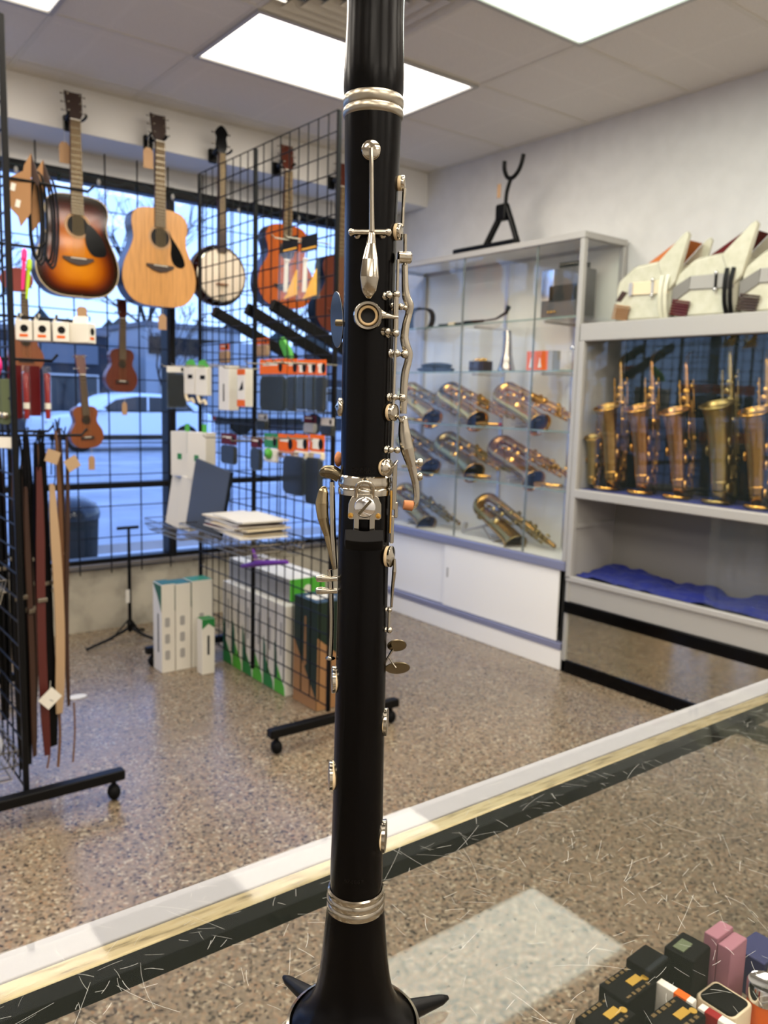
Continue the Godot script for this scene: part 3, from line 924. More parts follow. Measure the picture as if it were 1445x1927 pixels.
	bar.call("right_arm", [[17.6, 311, 6.4], [17.6, 304, 6.0], [17.0, 295, 5.6], [16.6, 283, 5.4]], [1.2, 2.0, 1.6, 1.2], 0.6)
	bar.call("right_rod", [[15.4, 283, 5.0], [15.4, 271, 5.0]], 0.9, 1.0)
	knob.call(15.6, 281.2, 5.0, 1.5)
	knob.call(15.8, 269.4, 5.0, 1.9)
	# open finger dishes seen from behind on the right
	for e in [[20.6, 258.2, -3.0, 5.8, 4.3, 0.16], [21.4, 244.6, -3.0, 7.4, 4.4, 0.10]]:
		var di := mb()
		di.prism(ell(e[3], e[4], 28), 0.9, Transform3D(Basis(Vector3(1, 0, -0.15).normalized(), Vector3(0, 0.92, 0.39), Vector3(0.1, -0.39, 0.92).normalized()).scaled(Vector3.ONE * k), Vector3(e[0], e[1], e[2]) * k), 0.25, 0.3)
		part(c, "finger_dish", di, M.dark_nickel, "oval touchpiece seen from behind")
	bar.call("dish_arm", [[14.2, 249.0, 0.5], [16.3, 253.3, 0.4], [18.4, 256.6, 0.0]], [1.2, 1.1, 1.6], 0.5)
	bar.call("dish_arm", [[15.8, 252.4, 0.4], [18.0, 248.8, 0.2], [20.2, 245.8, 0.0]], [1.0, 1.1, 1.5], 0.5)
	cup.call("low_pad", 12.9, 211.9, -1.5, Vector3(1, 0, 0.1), 8.3, 3.2, 0.6)
	cup.call("low_pad", 13.6, 140.3, -1.5, Vector3(1, 0, 0.1), 9.7, 3.4, 0.6)
	# left edge
	part(c, "left_dish", mb().prism(ell(8.5, 15.0, 32), 0.9, Transform3D(Basis(Vector3(0.42, 0.03, 0.90).normalized(), Vector3(-0.05, 1, 0).normalized(), Vector3(-0.90, -0.05, 0.42).normalized()).scaled(Vector3.ONE * k), Vector3(-17.0, 443.0, -5.5) * k), 0.25, 0.3), M.black_gloss, "dark oval touchpiece seen edge on")
	part(c, "left_dish_rim", mb().prism(ell(8.8, 15.3, 32), 0.5, Transform3D(Basis(Vector3(0.42, 0.03, 0.90).normalized(), Vector3(-0.05, 1, 0).normalized(), Vector3(-0.90, -0.05, 0.42).normalized()).scaled(Vector3.ONE * k), Vector3(-17.4, 443.0, -5.4) * k), 0.1, 0.3), M.nickel)
	part(c, "dish_screw", mb().tube([Vector3(-13.4, 440.8, 1.0) * k, Vector3(-17.6, 441.0, -1.0) * k], 0.0019, 12), M.dark_nickel)
	cup.call("left_pad", -12.6, 395.1, -1.0, Vector3(-1, 0, 0.05), 5.2, 2.8, 2.0)
	part(c, "rosewood_tip", mb().ball(Vector3(-15.4, 365.8, -4.0) * k, Vector3(2.2, 4.4, 2.6) * k, 16), M.cork)
	bar.call("left_spoon", [[-14.2, 356.2, -1.5], [-18.4, 358.4, -1.5], [-22.6, 358.6, -1.5], [-25.6, 357.4, -1.5]], [3.6, 3.9, 3.6, 1.4], 0.8, Vector3(0, 1, 0), M.dark_nickel)
	bar.call("left_spatula", [[-16.2, 302.6, -2.0], [-18.6, 312.6, -2.4], [-20.8, 322.0, -2.8], [-23.4, 332.0, -3.2], [-24.2, 340.5, -3.4], [-23.4, 347.4, -3.4], [-22.0, 349.8, -3.4]], [1.1, 1.6, 2.0, 3.2, 3.8, 2.8, 0.8], 0.4, Vector3(1, 0, 0), M.warm_nickel)
	bar.call("left_spatula", [[-15.6, 303.4, -0.5], [-16.8, 314.0, -0.6], [-17.6, 326.0, -0.8], [-18.2, 341.0, -1.0], [-18.6, 353.0, -1.2]], [1.0, 1.4, 1.6, 1.6, 1.3], 0.6, Vector3(1, 0, 0))
	for y in [297.6, 290.4]:
		bar.call("pinky_lever", [[-14.6, y + 0.3, 0.8], [-19.0, y, 0.8], [-23.2, y + 0.2, 0.8], [-26.2, y + 0.1, 0.8], [-26.9, y, 0.8]], [1.6, 1.5, 2.2, 2.0, 0.9], 0.8, Vector3(0, 1, 0))
	bar.call("long_rod", [[-19.2, 302.5, -1.0], [-18.2, 294.0, -1.0], [-17.4, 269.0, -1.0], [-17.8, 251.6, -1.0]], 1.3, 1.0)
	part(c, "rod_foot", mb().ball(Vector3(-17.9, 250.2, -0.8) * k, Vector3(3.0, 1.3, 2.0) * k, 14), M.nickel)
	cup.call("left_pad", -13.4, 237.2, -1.5, Vector3(-1, 0, 0.08), 8.0, 3.2, 0.5)
	cup.call("left_pad", -14.2, 178.0, -1.5, Vector3(-1, 0, 0.08), 8.7, 3.2, 0.5)
	# thumb rest: strap loop, plate, slotted screw, fork and rubber cushion
	var pz := 15.4
	part(c, "thumb_rest_plate", mb().prism([Vector2(-9.2, -6.2), Vector2(-8.2, -7.2), Vector2(8.2, -7.2), Vector2(9.2, -6.2), Vector2(9.0, 1.5), Vector2(7.2, 5.4), Vector2(4.0, 7.0), Vector2(-4.0, 7.0), Vector2(-7.2, 5.4), Vector2(-9.0, 1.5)], 1.5, Transform3D(Basis.from_scale(Vector3.ONE * k), Vector3(0.2, 341.5, pz - 1.4) * k), 0.3, 0.3), M.nickel)
	var loop := []
	for i in 13:
		var t := PI * i / 12
		loop.append(Vector3(0.0 + cos(t) * 4.4, 351.6 + sin(t) * 4.0, pz + 1.2 + sin(t) * 2.6) * k)
	part(c, "strap_loop", mb().tube([Vector3(4.6, 346.5, pz + 0.2) * k] + loop + [Vector3(-4.6, 346.5, pz + 0.2) * k], 0.00115, 10), M.nickel)
	part(c, "thumb_screw", mb().lathe([Vector2(0, 0) * k, Vector2(5.7, 0) * k, Vector2(5.8, 2.2) * k, Vector2(5.3, 2.8) * k, Vector2(0, 2.8) * k], axis(Vector3(0, 0, 1), Vector3(0.3, 341.6, pz + 0.4) * k), 32), M.chrome)
	part(c, "screw_slot", mb().box(Vector3(0.3, 341.6, pz + 3.25) * k, Vector3(10.2, 1.5, 0.16) * k, Basis(Vector3(0, 0, 1), 0.87)), M.dark_nickel)
	for x in [-7.4, 7.6]:
		part(c, "plate_screw", mb().lathe([Vector2(0, 0) * k, Vector2(1.5, 0) * k, Vector2(1.4, 0.6) * k, Vector2(0, 0.8) * k], axis(Vector3(0, 0, 1), Vector3(x, 336.6, pz) * k), 16), M.brass)
	for x in [-4.2, 4.4]:
		part(c, "thumb_rest_fork", mb().box(Vector3(x, 333.4, pz + 1.0) * k, Vector3(2.9, 14, 1.2) * k, Basis.IDENTITY, 0.3 * k), M.nickel)
	var cu := []
	for i in 9:
		var t := -1.0 + 0.25 * i
		cu.append(Vector2(t * 10.4, 3.2 - 0.5 * cos(t * 4.2)))
	cu.append(Vector2(10.6, -1.0))
	for i in 9:
		var t := 1.0 - 0.25 * i
		cu.append(Vector2(t * 10.2, -4.6 + 1.0 * t * t))
	cu.append(Vector2(-10.6, -1.0))
	part(c, "thumb_cushion", mb().prism(cu, 11.0, Transform3D(Basis(Vector3(1, 0, 0), Vector3(0, 0.80, -0.60), Vector3(0, 0.60, 0.80)).scaled(Vector3.ONE * k), Vector3(0.2, 320.5, pz - 1.5) * k), 0.8, 0.4), M.rubber_dark, "dark rubber thumb cushion")
	# stamped serial numbers
	for i in 6:
		var w := "824663"
		var th := (i - 2.5) * 0.165 - 0.08
		text(c, "serial_number", w[i], 0.0044, Vector3(sin(th) * 13.86, 361.0, cos(th) * 13.86) * k, Basis(Vector3.UP, th), M.engraving)
		th = (i - 2.5) * 0.13 - 0.10
		text(c, "serial_number", "824663"[i], 0.0034, Vector3(sin(th) * 15.66, 120.5, cos(th) * 15.66) * k, Basis(Vector3.UP, th), M.engraving)

func street() -> void:
	shell("ground_street", mb().box(Vector3(10, -0.2, -45), Vector3(140, 0.2, 74)), M.asphalt)
	single("pavement", mb().box(Vector3(4, -0.12, -6.2), Vector3(60, 0.1, 2.4), Basis.IDENTITY, 0.02), M.pavement, "pale concrete pavement just outside the shop window", "pavement")
	single("pavement", mb().box(Vector3(10, -0.06, -26.6), Vector3(90, 0.12, 3.0), Basis.IDENTITY, 0.02), M.pavement, "far kerb and pavement across the street", "pavement")
	# road markings
	for z in [-12.5, -17.2]:
		single("road_line", mb().box(Vector3(6, -0.097, z), Vector3(60, 0.006, 0.12)), M.white_card, "white painted road line " + ("nearer the window" if z > -15 else "beside the parked car"), "road line")
	# parked white car seen from the side
	var car := thing("parked_car", "white car parked across the street seen through the window", "car", Vector3(7.75, -0.1, -21.4))
	var side := curve([Vector2(-2.2, 0.35), Vector2(-2.25, 0.62), Vector2(-2.1, 0.86), Vector2(-1.5, 0.96), Vector2(-1.15, 1.0), Vector2(-0.6, 1.36), Vector2(-0.1, 1.47), Vector2(0.7, 1.47), Vector2(1.4, 1.36), Vector2(2.0, 1.02), Vector2(2.2, 0.9), Vector2(2.25, 0.6), Vector2(2.2, 0.35)], 4)
	part(car, "body", mb().prism(side, 1.72, Transform3D(Basis.IDENTITY, Vector3(0, 0, -0.86)), 0.10, 0.5), M.car_white)
	part(car, "side_window", mb().prism([Vector2(-0.95, 1.0), Vector2(-0.5, 1.30), Vector2(0.02, 1.39), Vector2(0.3, 1.39), Vector2(0.3, 1.0)], 0.02, Transform3D(Basis.IDENTITY, Vector3(0, 0, 0.852))), M.car_glass)
	part(car, "side_window", mb().prism([Vector2(0.36, 1.0), Vector2(0.36, 1.39), Vector2(0.8, 1.38), Vector2(1.35, 1.28), Vector2(1.6, 1.04)], 0.02, Transform3D(Basis.IDENTITY, Vector3(0, 0, 0.852))), M.car_glass)
	part(car, "sill", mb().box(Vector3(0, 0.36, 0.80), Vector3(4.2, 0.12, 0.14), Basis.IDENTITY, 0.02), M.black_plastic)
	for x in [-1.4, 1.38]:
		var w := part(car, "wheel", mb().lathe([Vector2(0, -0.1), Vector2(0.30, -0.1), Vector2(0.34, -0.06), Vector2(0.34, 0.06), Vector2(0.30, 0.1), Vector2(0, 0.1)], axis(Vector3(0, 0, 1), Vector3(x, 0.34, 0.80)), 28), M.rubber)
		part(w, "rim", mb().lathe([Vector2(0.2, 0.1), Vector2(0.21, 0.11), Vector2(0.04, 0.115), Vector2(0, 0.13)], axis(Vector3(0, 0, 1), Vector3(x, 0.34, 0.80)), 20), M.alu)
	part(car, "tail_light", mb().box(Vector3(2.18, 0.86, 0.74), Vector3(0.14, 0.12, 0.16), Basis.IDENTITY, 0.02), M.red)
	part(car, "headlight", mb().box(Vector3(-2.1, 0.72, 0.74), Vector3(0.2, 0.12, 0.16), Basis.IDENTITY, 0.02), M.chrome)
	part(car, "wing_mirror", mb().ball(Vector3(-0.85, 1.02, 0.94), Vector3(0.10, 0.07, 0.08)), M.car_white)
	# dark round-shouldered bin at the kerb
	var bin := thing("kerb_bin", "dark round-shouldered bin on the pavement outside the window", "bin", Vector3(2.06, -0.07, -7.0))
	part(bin, "body", mb().lathe([Vector2(0, 0), Vector2(0.19, 0), Vector2(0.22, 0.05), Vector2(0.235, 0.40), Vector2(0.22, 0.43), Vector2(0, 0.43)], Transform3D.IDENTITY, 28), M.slate)
	part(bin, "lid", mb().lathe([Vector2(0.245, 0.41), Vector2(0.25, 0.45), Vector2(0.22, 0.53), Vector2(0.12, 0.58), Vector2(0, 0.59)], Transform3D.IDENTITY, 28), M.car_glass)
	# buildings across the street
	var specs := [
		[-2.0, 11.0, 3.6, -32.0, "facade_dark", "low dark shop building behind the parked car"],
		[12.9, 17.2, 4.2, -33.0, "facade_pale", "pale flat-roofed building right of the window mullion"],
		[17.8, 28.0, 3.4, -31.5, "facade_dark", "dark low building at the right of the street"],
		[3.0, 8.0, 5.2, -39.0, "brick_dark", "brown house standing behind the dark shop"],
		[-16.0, -3.0, 4.6, -33.0, "facade_grey", "grey building at the left end of the street"]]
	for s in specs:
		var w: float = s[1] - s[0]
		var b := thing("street_building", s[5], "building", Vector3((s[0] + s[1]) / 2, -0.1, s[3]), 0.0, "buildings across the street")
		part(b, "wall", mb().box(Vector3(0, s[2] / 2, -3), Vector3(w, s[2], 6), Basis.IDENTITY, 0.03), M[s[4]])
		part(b, "parapet", mb().box(Vector3(0, s[2] + 0.08, -3), Vector3(w + 0.2, 0.22, 6.2), Basis.IDENTITY, 0.04), M.facade_grey)
		part(b, "fascia", mb().box(Vector3(0, s[2] - 0.75, 0.06), Vector3(w * 0.94, 0.7, 0.12), Basis.IDENTITY, 0.02), M.slate if s[4] != "facade_dark" else M.facade_grey)
		var n := int(w / 2.2)
		for i in n:
			var f := part(b, "window", mb().box(Vector3((i + 0.5) * w / n - w / 2, s[2] * 0.38, 0.03), Vector3(w / n * 0.72, s[2] * 0.42, 0.08), Basis.IDENTITY, 0.01), M.alu)
			part(f, "window_glass", mb().box(Vector3((i + 0.5) * w / n - w / 2, s[2] * 0.38, 0.06), Vector3(w / n * 0.66, s[2] * 0.38, 0.04)), M.car_glass)
	# a pale delivery van and a leaning pole across the street
	var van := thing("parked_van", "pale blue box van parked across the street behind the white car", "van", Vector3(14.6, 0.0, -27.0))
	part(van, "box", mb().box(Vector3(0, 1.9, 0), Vector3(3.2, 2.6, 1.9), Basis.IDENTITY, 0.04), M.facade_pale)
	part(van, "cab", mb().prism([Vector2(1.6, 0.5), Vector2(2.9, 0.5), Vector2(2.95, 1.2), Vector2(2.5, 1.35), Vector2(2.2, 2.1), Vector2(1.6, 2.1)], 1.7, Transform3D(Basis.IDENTITY, Vector3(0, 0, -0.85)), 0.05), M.facade_pale)
	part(van, "chassis", mb().box(Vector3(0.4, 0.5, 0), Vector3(4.2, 0.25, 1.6)), M.black_plastic)
	for x in [-0.9, 2.1]:
		part(van, "wheel", mb().lathe([Vector2(0, -0.12), Vector2(0.38, -0.12), Vector2(0.4, 0), Vector2(0.38, 0.12), Vector2(0, 0.12)], axis(Vector3(0, 0, 1), Vector3(x, 0.4, 0.8)), 20), M.rubber)
	# bare trees
	var tr := [[9.4, -44.5, 11.5, 3, "tall bare tree left of the window mullion"], [17.5, -44.0, 13.0, 8, "tall bare tree right of the window mullion"], [0.5, -43.5, 10.0, 5, "bare tree at the left of the window"], [27.0, -45.0, 11.0, 13, "bare tree at the far right of the street"], [10.8, -26.4, 4.6, 21, "slender young street tree behind the parked car"]]
	for t in tr:
		var r := RandomNumberGenerator.new()
		r.seed = t[3]
		var o := thing("bare_tree", t[4], "tree", Vector3(t[0], 0.0 if t[1] > -30.0 else -0.1, t[1]), 0.0, "bare trees across the street")
		var trunk := mb()
		var twigs := mb()
		var q := [[Vector3.ZERO, Vector3(r.randf_range(-0.08, 0.08), 1, 0).normalized(), t[2] * 0.34, t[2] * 0.016, 0]]
		while q.size():
			var e: Array = q.pop_back()
			var a: Vector3 = e[0]
			var b: Vector3 = a + e[1] * e[2]
			var m: Vector3 = (a + b) / 2 + Vector3(r.randf_range(-1, 1), 0, r.randf_range(-1, 1)) * e[2] * 0.06
			(trunk if e[4] < 2 else twigs).tube([a, m, b], [e[3], e[3] * 0.85, e[3] * 0.7], 5 if e[4] < 3 else 3, 1.0, Vector3.ZERO, false)
			if e[4] < 6:
				for j in 3:
					var d: Vector3 = (e[1] + Vector3(r.randf_range(-1, 1), r.randf_range(-0.25, 0.6), r.randf_range(-1, 1)) * 0.75).normalized()
					if e[4] < 4 or j < 2:
						q.append([a.lerp(b, 1.0 if j < 2 else 0.65), d, e[2] * r.randf_range(0.55, 0.78), maxf(e[3] * 0.6, 0.012), e[4] + 1])
		part(o, "trunk", trunk, M.bark)
		part(o, "twigs", twigs, M.bark).set_meta("kind", "stuff")
	# dark evergreen hedge line behind the houses
	var g := thing("hedge", "dark evergreen hedge behind the buildings across the street", "hedge", Vector3(8, -0.1, -52))
	var hb := mb()
	var r2 := RandomNumberGenerator.new()
	r2.seed = 4
	for i in 60:
		hb.ball(Vector3(-34 + i * 1.25, 2.2, r2.randf_range(-1, 1)), Vector3(r2.randf_range(1.0, 1.7), r2.randf_range(2.4, 4.2), 1.2), 10)
	part(g, "foliage", hb, M.evergreen)

func guitar(called: String, label: String, cat: String, at: Vector3, g: Dictionary, grp := "") -> Node3D:
	# front of the body lies in z = 0, bottom of the body at the origin
	var o := thing(called, label, cat, at, g.get("turn", 0.0), grp)
	o.rotation.z = g.get("lean", 0.0)
	var H: float = g.h
	var W: float = g.w
	var half := [Vector2(0, 0), Vector2(0.42, 0.006), Vector2(0.72, 0.05), Vector2(0.93, 0.15), Vector2(1.0, 0.28), Vector2(0.95, 0.42), Vector2(0.80, 0.56), Vector2(0.715, 0.66), Vector2(0.72, 0.74), Vector2(0.755, 0.83), Vector2(0.72, 0.915), Vector2(0.56, 0.975), Vector2(0.3, 0.998), Vector2(0, 1.0)]
	if g.get("waist", false):
		half = [Vector2(0, 0), Vector2(0.42, 0.006), Vector2(0.74, 0.06), Vector2(0.95, 0.18), Vector2(1.0, 0.30), Vector2(0.93, 0.43), Vector2(0.76, 0.54), Vector2(0.66, 0.63), Vector2(0.68, 0.72), Vector2(0.75, 0.81), Vector2(0.72, 0.90), Vector2(0.55, 0.97), Vector2(0.28, 0.995), Vector2(0, 1.0)]
	var hc := curve(half, 3)
	var out := []
	for p in hc:
		out.append(Vector2(p.x * W / 2, p.y * H))
	for i in range(hc.size() - 2, 0, -1):
		out.append(Vector2(-hc[i].x * W / 2, hc[i].y * H))
	var dp: float = g.depth
	part(o, "body", mb().prism(out, dp, Transform3D(Basis.IDENTITY, Vector3(0, 0, -dp)), 0.003, 0.3), M[g.side])
	if g.get("burst", false):
		var tp := mb()
		tp.colored = true
		var lv := [0.0, 0.34, 0.54, 0.70, 0.82, 0.92, 1.0]
		var cols := [Color(0.58, 0.20, 0.005), Color(0.50, 0.155, 0.004), Color(0.34, 0.085, 0.003), Color(0.15, 0.026, 0.003), Color(0.045, 0.007, 0.003), Color(0.016, 0.004, 0.003), Color(0.010, 0.004, 0.003)]
		var cc := Vector2(0, H * 0.29)
		var m := out.size()
		for i in m:
			var j := (i + 1) % m
			for k in lv.size() - 1:
				var a := []
				for e in [[i, k], [j, k], [j, k + 1], [i, k + 1]]:
					var p: Vector2 = cc + (out[e[0]] - cc) * lv[e[1]]
					a.append(Vector3(p.x, p.y, 0.0012))
				for tt in [[0, 1, 2, k, k, k + 1], [0, 2, 3, k, k + 1, k + 1]]:
					var before := tp.v.size()
					tp.tri(a[tt[0]], a[tt[1]], a[tt[2]], Vector3(0, 0, 1), Vector3(0, 0, 1), Vector3(0, 0, 1))
					for q in 3:
						var vv: Vector3 = tp.v[before + q]
						for z in 3:
							if vv.is_equal_approx(a[tt[z]]):
								tp.c[before + q] = cols[tt[3 + z]]
		part(o, "top", tp, M.sunburst, "sunburst finished top, amber to black")
	else:
		part(o, "top", mb().prism(out, 0.003, Transform3D(Basis.IDENTITY, Vector3(0, 0, -0.0015)), 0.001, 0.3), M[g.top])
	if g.get("binding", false):
		var bp := []
		for p in out:
			bp.append(Vector3(p.x * 0.995, p.y, 0.0))
		bp.append(bp[0])
		part(o, "binding", mb().tube(bp, 0.0026, 6, 1.0, Vector3.ZERO, false), M.binding)
	var hy: float = g.hole
	var hr: float = g.hole_r
	if hr > 0.0:
		var xf := axis(Vector3(0, 0, 1), Vector3(0, hy, 0))
		part(o, "sound_hole", mb().lathe([Vector2(hr, 0.0018), Vector2(0, 0.0018)], xf, 32), M.bore)
		part(o, "rosette", mb().lathe([Vector2(hr, 0.0016), Vector2(hr * 1.22, 0.0016), Vector2(hr * 1.24, 0.0022), Vector2(hr * 0.99, 0.0026)], xf, 32), M[g.rosette])
	# bridge
	var by: float = g.bridge
	var bw: float = g.bridge_w
	var bp2 := [Vector2(-bw / 2, 0.010), Vector2(bw / 2, 0.010), Vector2(bw / 2, -0.002), Vector2(bw * 0.25, -0.022), Vector2(0, -0.030), Vector2(-bw * 0.25, -0.022), Vector2(-bw / 2, -0.002)]
	if g.get("uke", false):
		bp2 = rect(bw, 0.018)
	part(o, "bridge", mb().prism(bp2, 0.009, Transform3D(Basis.IDENTITY, Vector3(0, by, 0.001)), 0.002), M.rosewood)
	part(o, "saddle", mb().box(Vector3(0, by + 0.004, 0.0115), Vector3(bw * 0.5, 0.004, 0.004)), M.white_card)
	# neck
	var ny: float = g.nut
	var fe: float = hy + hr * 0.95 if hr > 0.0 else H - 0.01
	var nw: float = g.get("neck_w", 0.05)
	var fb := [Vector2(-nw * 0.56, fe), Vector2(nw * 0.56, fe), Vector2(nw * 0.44, ny), Vector2(-nw * 0.44, ny)]
	part(o, "neck", mb().prism([Vector2(-nw * 0.5, H - 0.02), Vector2(nw * 0.5, H - 0.02), Vector2(nw * 0.42, ny), Vector2(-nw * 0.42, ny)], 0.024, Transform3D(Basis.IDENTITY, Vector3(0, 0, -0.022)), 0.008), M[g.get("neck", "mahogany")])
	var fbo := part(o, "fretboard", mb().prism(fb, 0.006, Transform3D(Basis.IDENTITY, Vector3(0, 0, 0.002)), 0.001), M.fretboard)
	var scale := (ny - by)
	for k in range(1, 20):
		var fy := ny - scale * (1.0 - pow(0.5, k / 12.0))
		if fy > fe + 0.006:
			part(fbo, "fret", mb().box(Vector3(0, fy, 0.0085), Vector3(nw * lerpf(0.88, 1.1, (ny - fy) / (ny - fe)), 0.0022, 0.0016)), M.nickel_dull)
	part(o, "nut", mb().box(Vector3(0, ny + 0.002, 0.007), Vector3(nw * 0.88, 0.005, 0.008)), M.white_card)
	# headstock and tuners
	var hl: float = g.head
	var hs := [Vector2(-nw * 0.44, 0), Vector2(nw * 0.44, 0), Vector2(nw * 0.66, hl * 0.22), Vector2(nw * 0.74, hl), Vector2(nw * 0.3, hl * 0.975), Vector2(-nw * 0.3, hl * 0.975), Vector2(-nw * 0.74, hl), Vector2(-nw * 0.66, hl * 0.22)]
	var tilt := Basis(Vector3.RIGHT, -0.2)
	var hd := part(o, "headstock", mb().prism(hs, 0.015, Transform3D(tilt, Vector3(0, ny + 0.002, -0.010)), 0.002), M[g.get("head_mat", "rosewood")])
	var np: int = g.get("pegs", 3)
	for i in np:
		for s in [-1.0, 1.0]:
			var p: Vector3 = Vector3(0, ny + 0.002, -0.010) + tilt * Vector3(s * nw * 0.5, hl * (0.28 + 0.6 * i / maxf(1.0, np - 1)), 0.016)
			var tm := mb()
			tm.lathe([Vector2(0.0045, 0), Vector2(0.0045, 0.003), Vector2(0.0028, 0.004), Vector2(0.0028, 0.012), Vector2(0, 0.013)], axis(Vector3(0, 0, 1), p), 10)
			tm.tube([p + Vector3(s * nw * 0.15, 0, -0.012), p + Vector3(s * nw * 0.42, 0, -0.012)], 0.002, 6)
			tm.ball(p + Vector3(s * nw * 0.5, 0, -0.012), Vector3(0.006, 0.005, 0.003), 8)
			part(hd, "tuner", tm, M.nickel)
	var ns := np * 2
	for i in ns:
		var f := (float(i) / (ns - 1) - 0.5)
		part(o, "string", mb().tube([Vector3(f * nw * 0.9, by + 0.004, 0.0135), Vector3(f * nw * 0.74, ny, 0.0105)], 0.0006, 4), M.string_metal)
	if g.has("guard"):
		part(o, "pickguard", mb().prism(curve(g.guard, 4), 0.0016, Transform3D(Basis.IDENTITY, Vector3(0, 0, 0.0016)), 0.0004, 0.3), M.black_gloss, "black teardrop pickguard")
	return o

func hanger(at: Vector3, label: String) -> void:
	var o := thing("guitar_hanger", label, "hanger", at, 0.0, "black yoke hangers on the soffit")
	part(o, "base", mb().box(Vector3(0, 0, 0.012), Vector3(0.05, 0.075, 0.024), Basis.IDENTITY, 0.006), M.black_plastic)
	part(o, "stem", mb().tube([Vector3(0, 0, 0.02), Vector3(0, 0, 0.075)], 0.007, 10), M.black_steel)
	for s in [-1.0, 1.0]:
		part(o, "prong", mb().tube(curve([Vector3(0, 0, 0.072), Vector3(s * 0.03, 0, 0.080), Vector3(s * 0.040, 0.0, 0.11), Vector3(s * 0.042, 0.004, 0.150), Vector3(s * 0.042, 0.014, 0.156)], 4), 0.0065, 10), M.black_plastic)

func hang_tag(at: Vector3, w: float, h: float, str_len: float, label: String, turn := 0.0) -> void:
	var o := thing("price_tag", label, "tag", at, turn, "manila price tags on the instruments")
	part(o, "card", mb().prism([Vector2(-w / 2, -h), Vector2(w / 2, -h), Vector2(w / 2, -h * 0.18), Vector2(w * 0.25, 0), Vector2(-w * 0.25, 0), Vector2(-w / 2, -h * 0.18)], 0.001, Transform3D(Basis.IDENTITY, Vector3(0, 0, 0)), 0.0), M.tag_paper)
	part(o, "thread", mb().tube([Vector3(0, -h * 0.1, 0.001), Vector3(0.002, str_len * 0.5, 0.0), Vector3(0, str_len, 0)], 0.0008, 4), M.white_card)

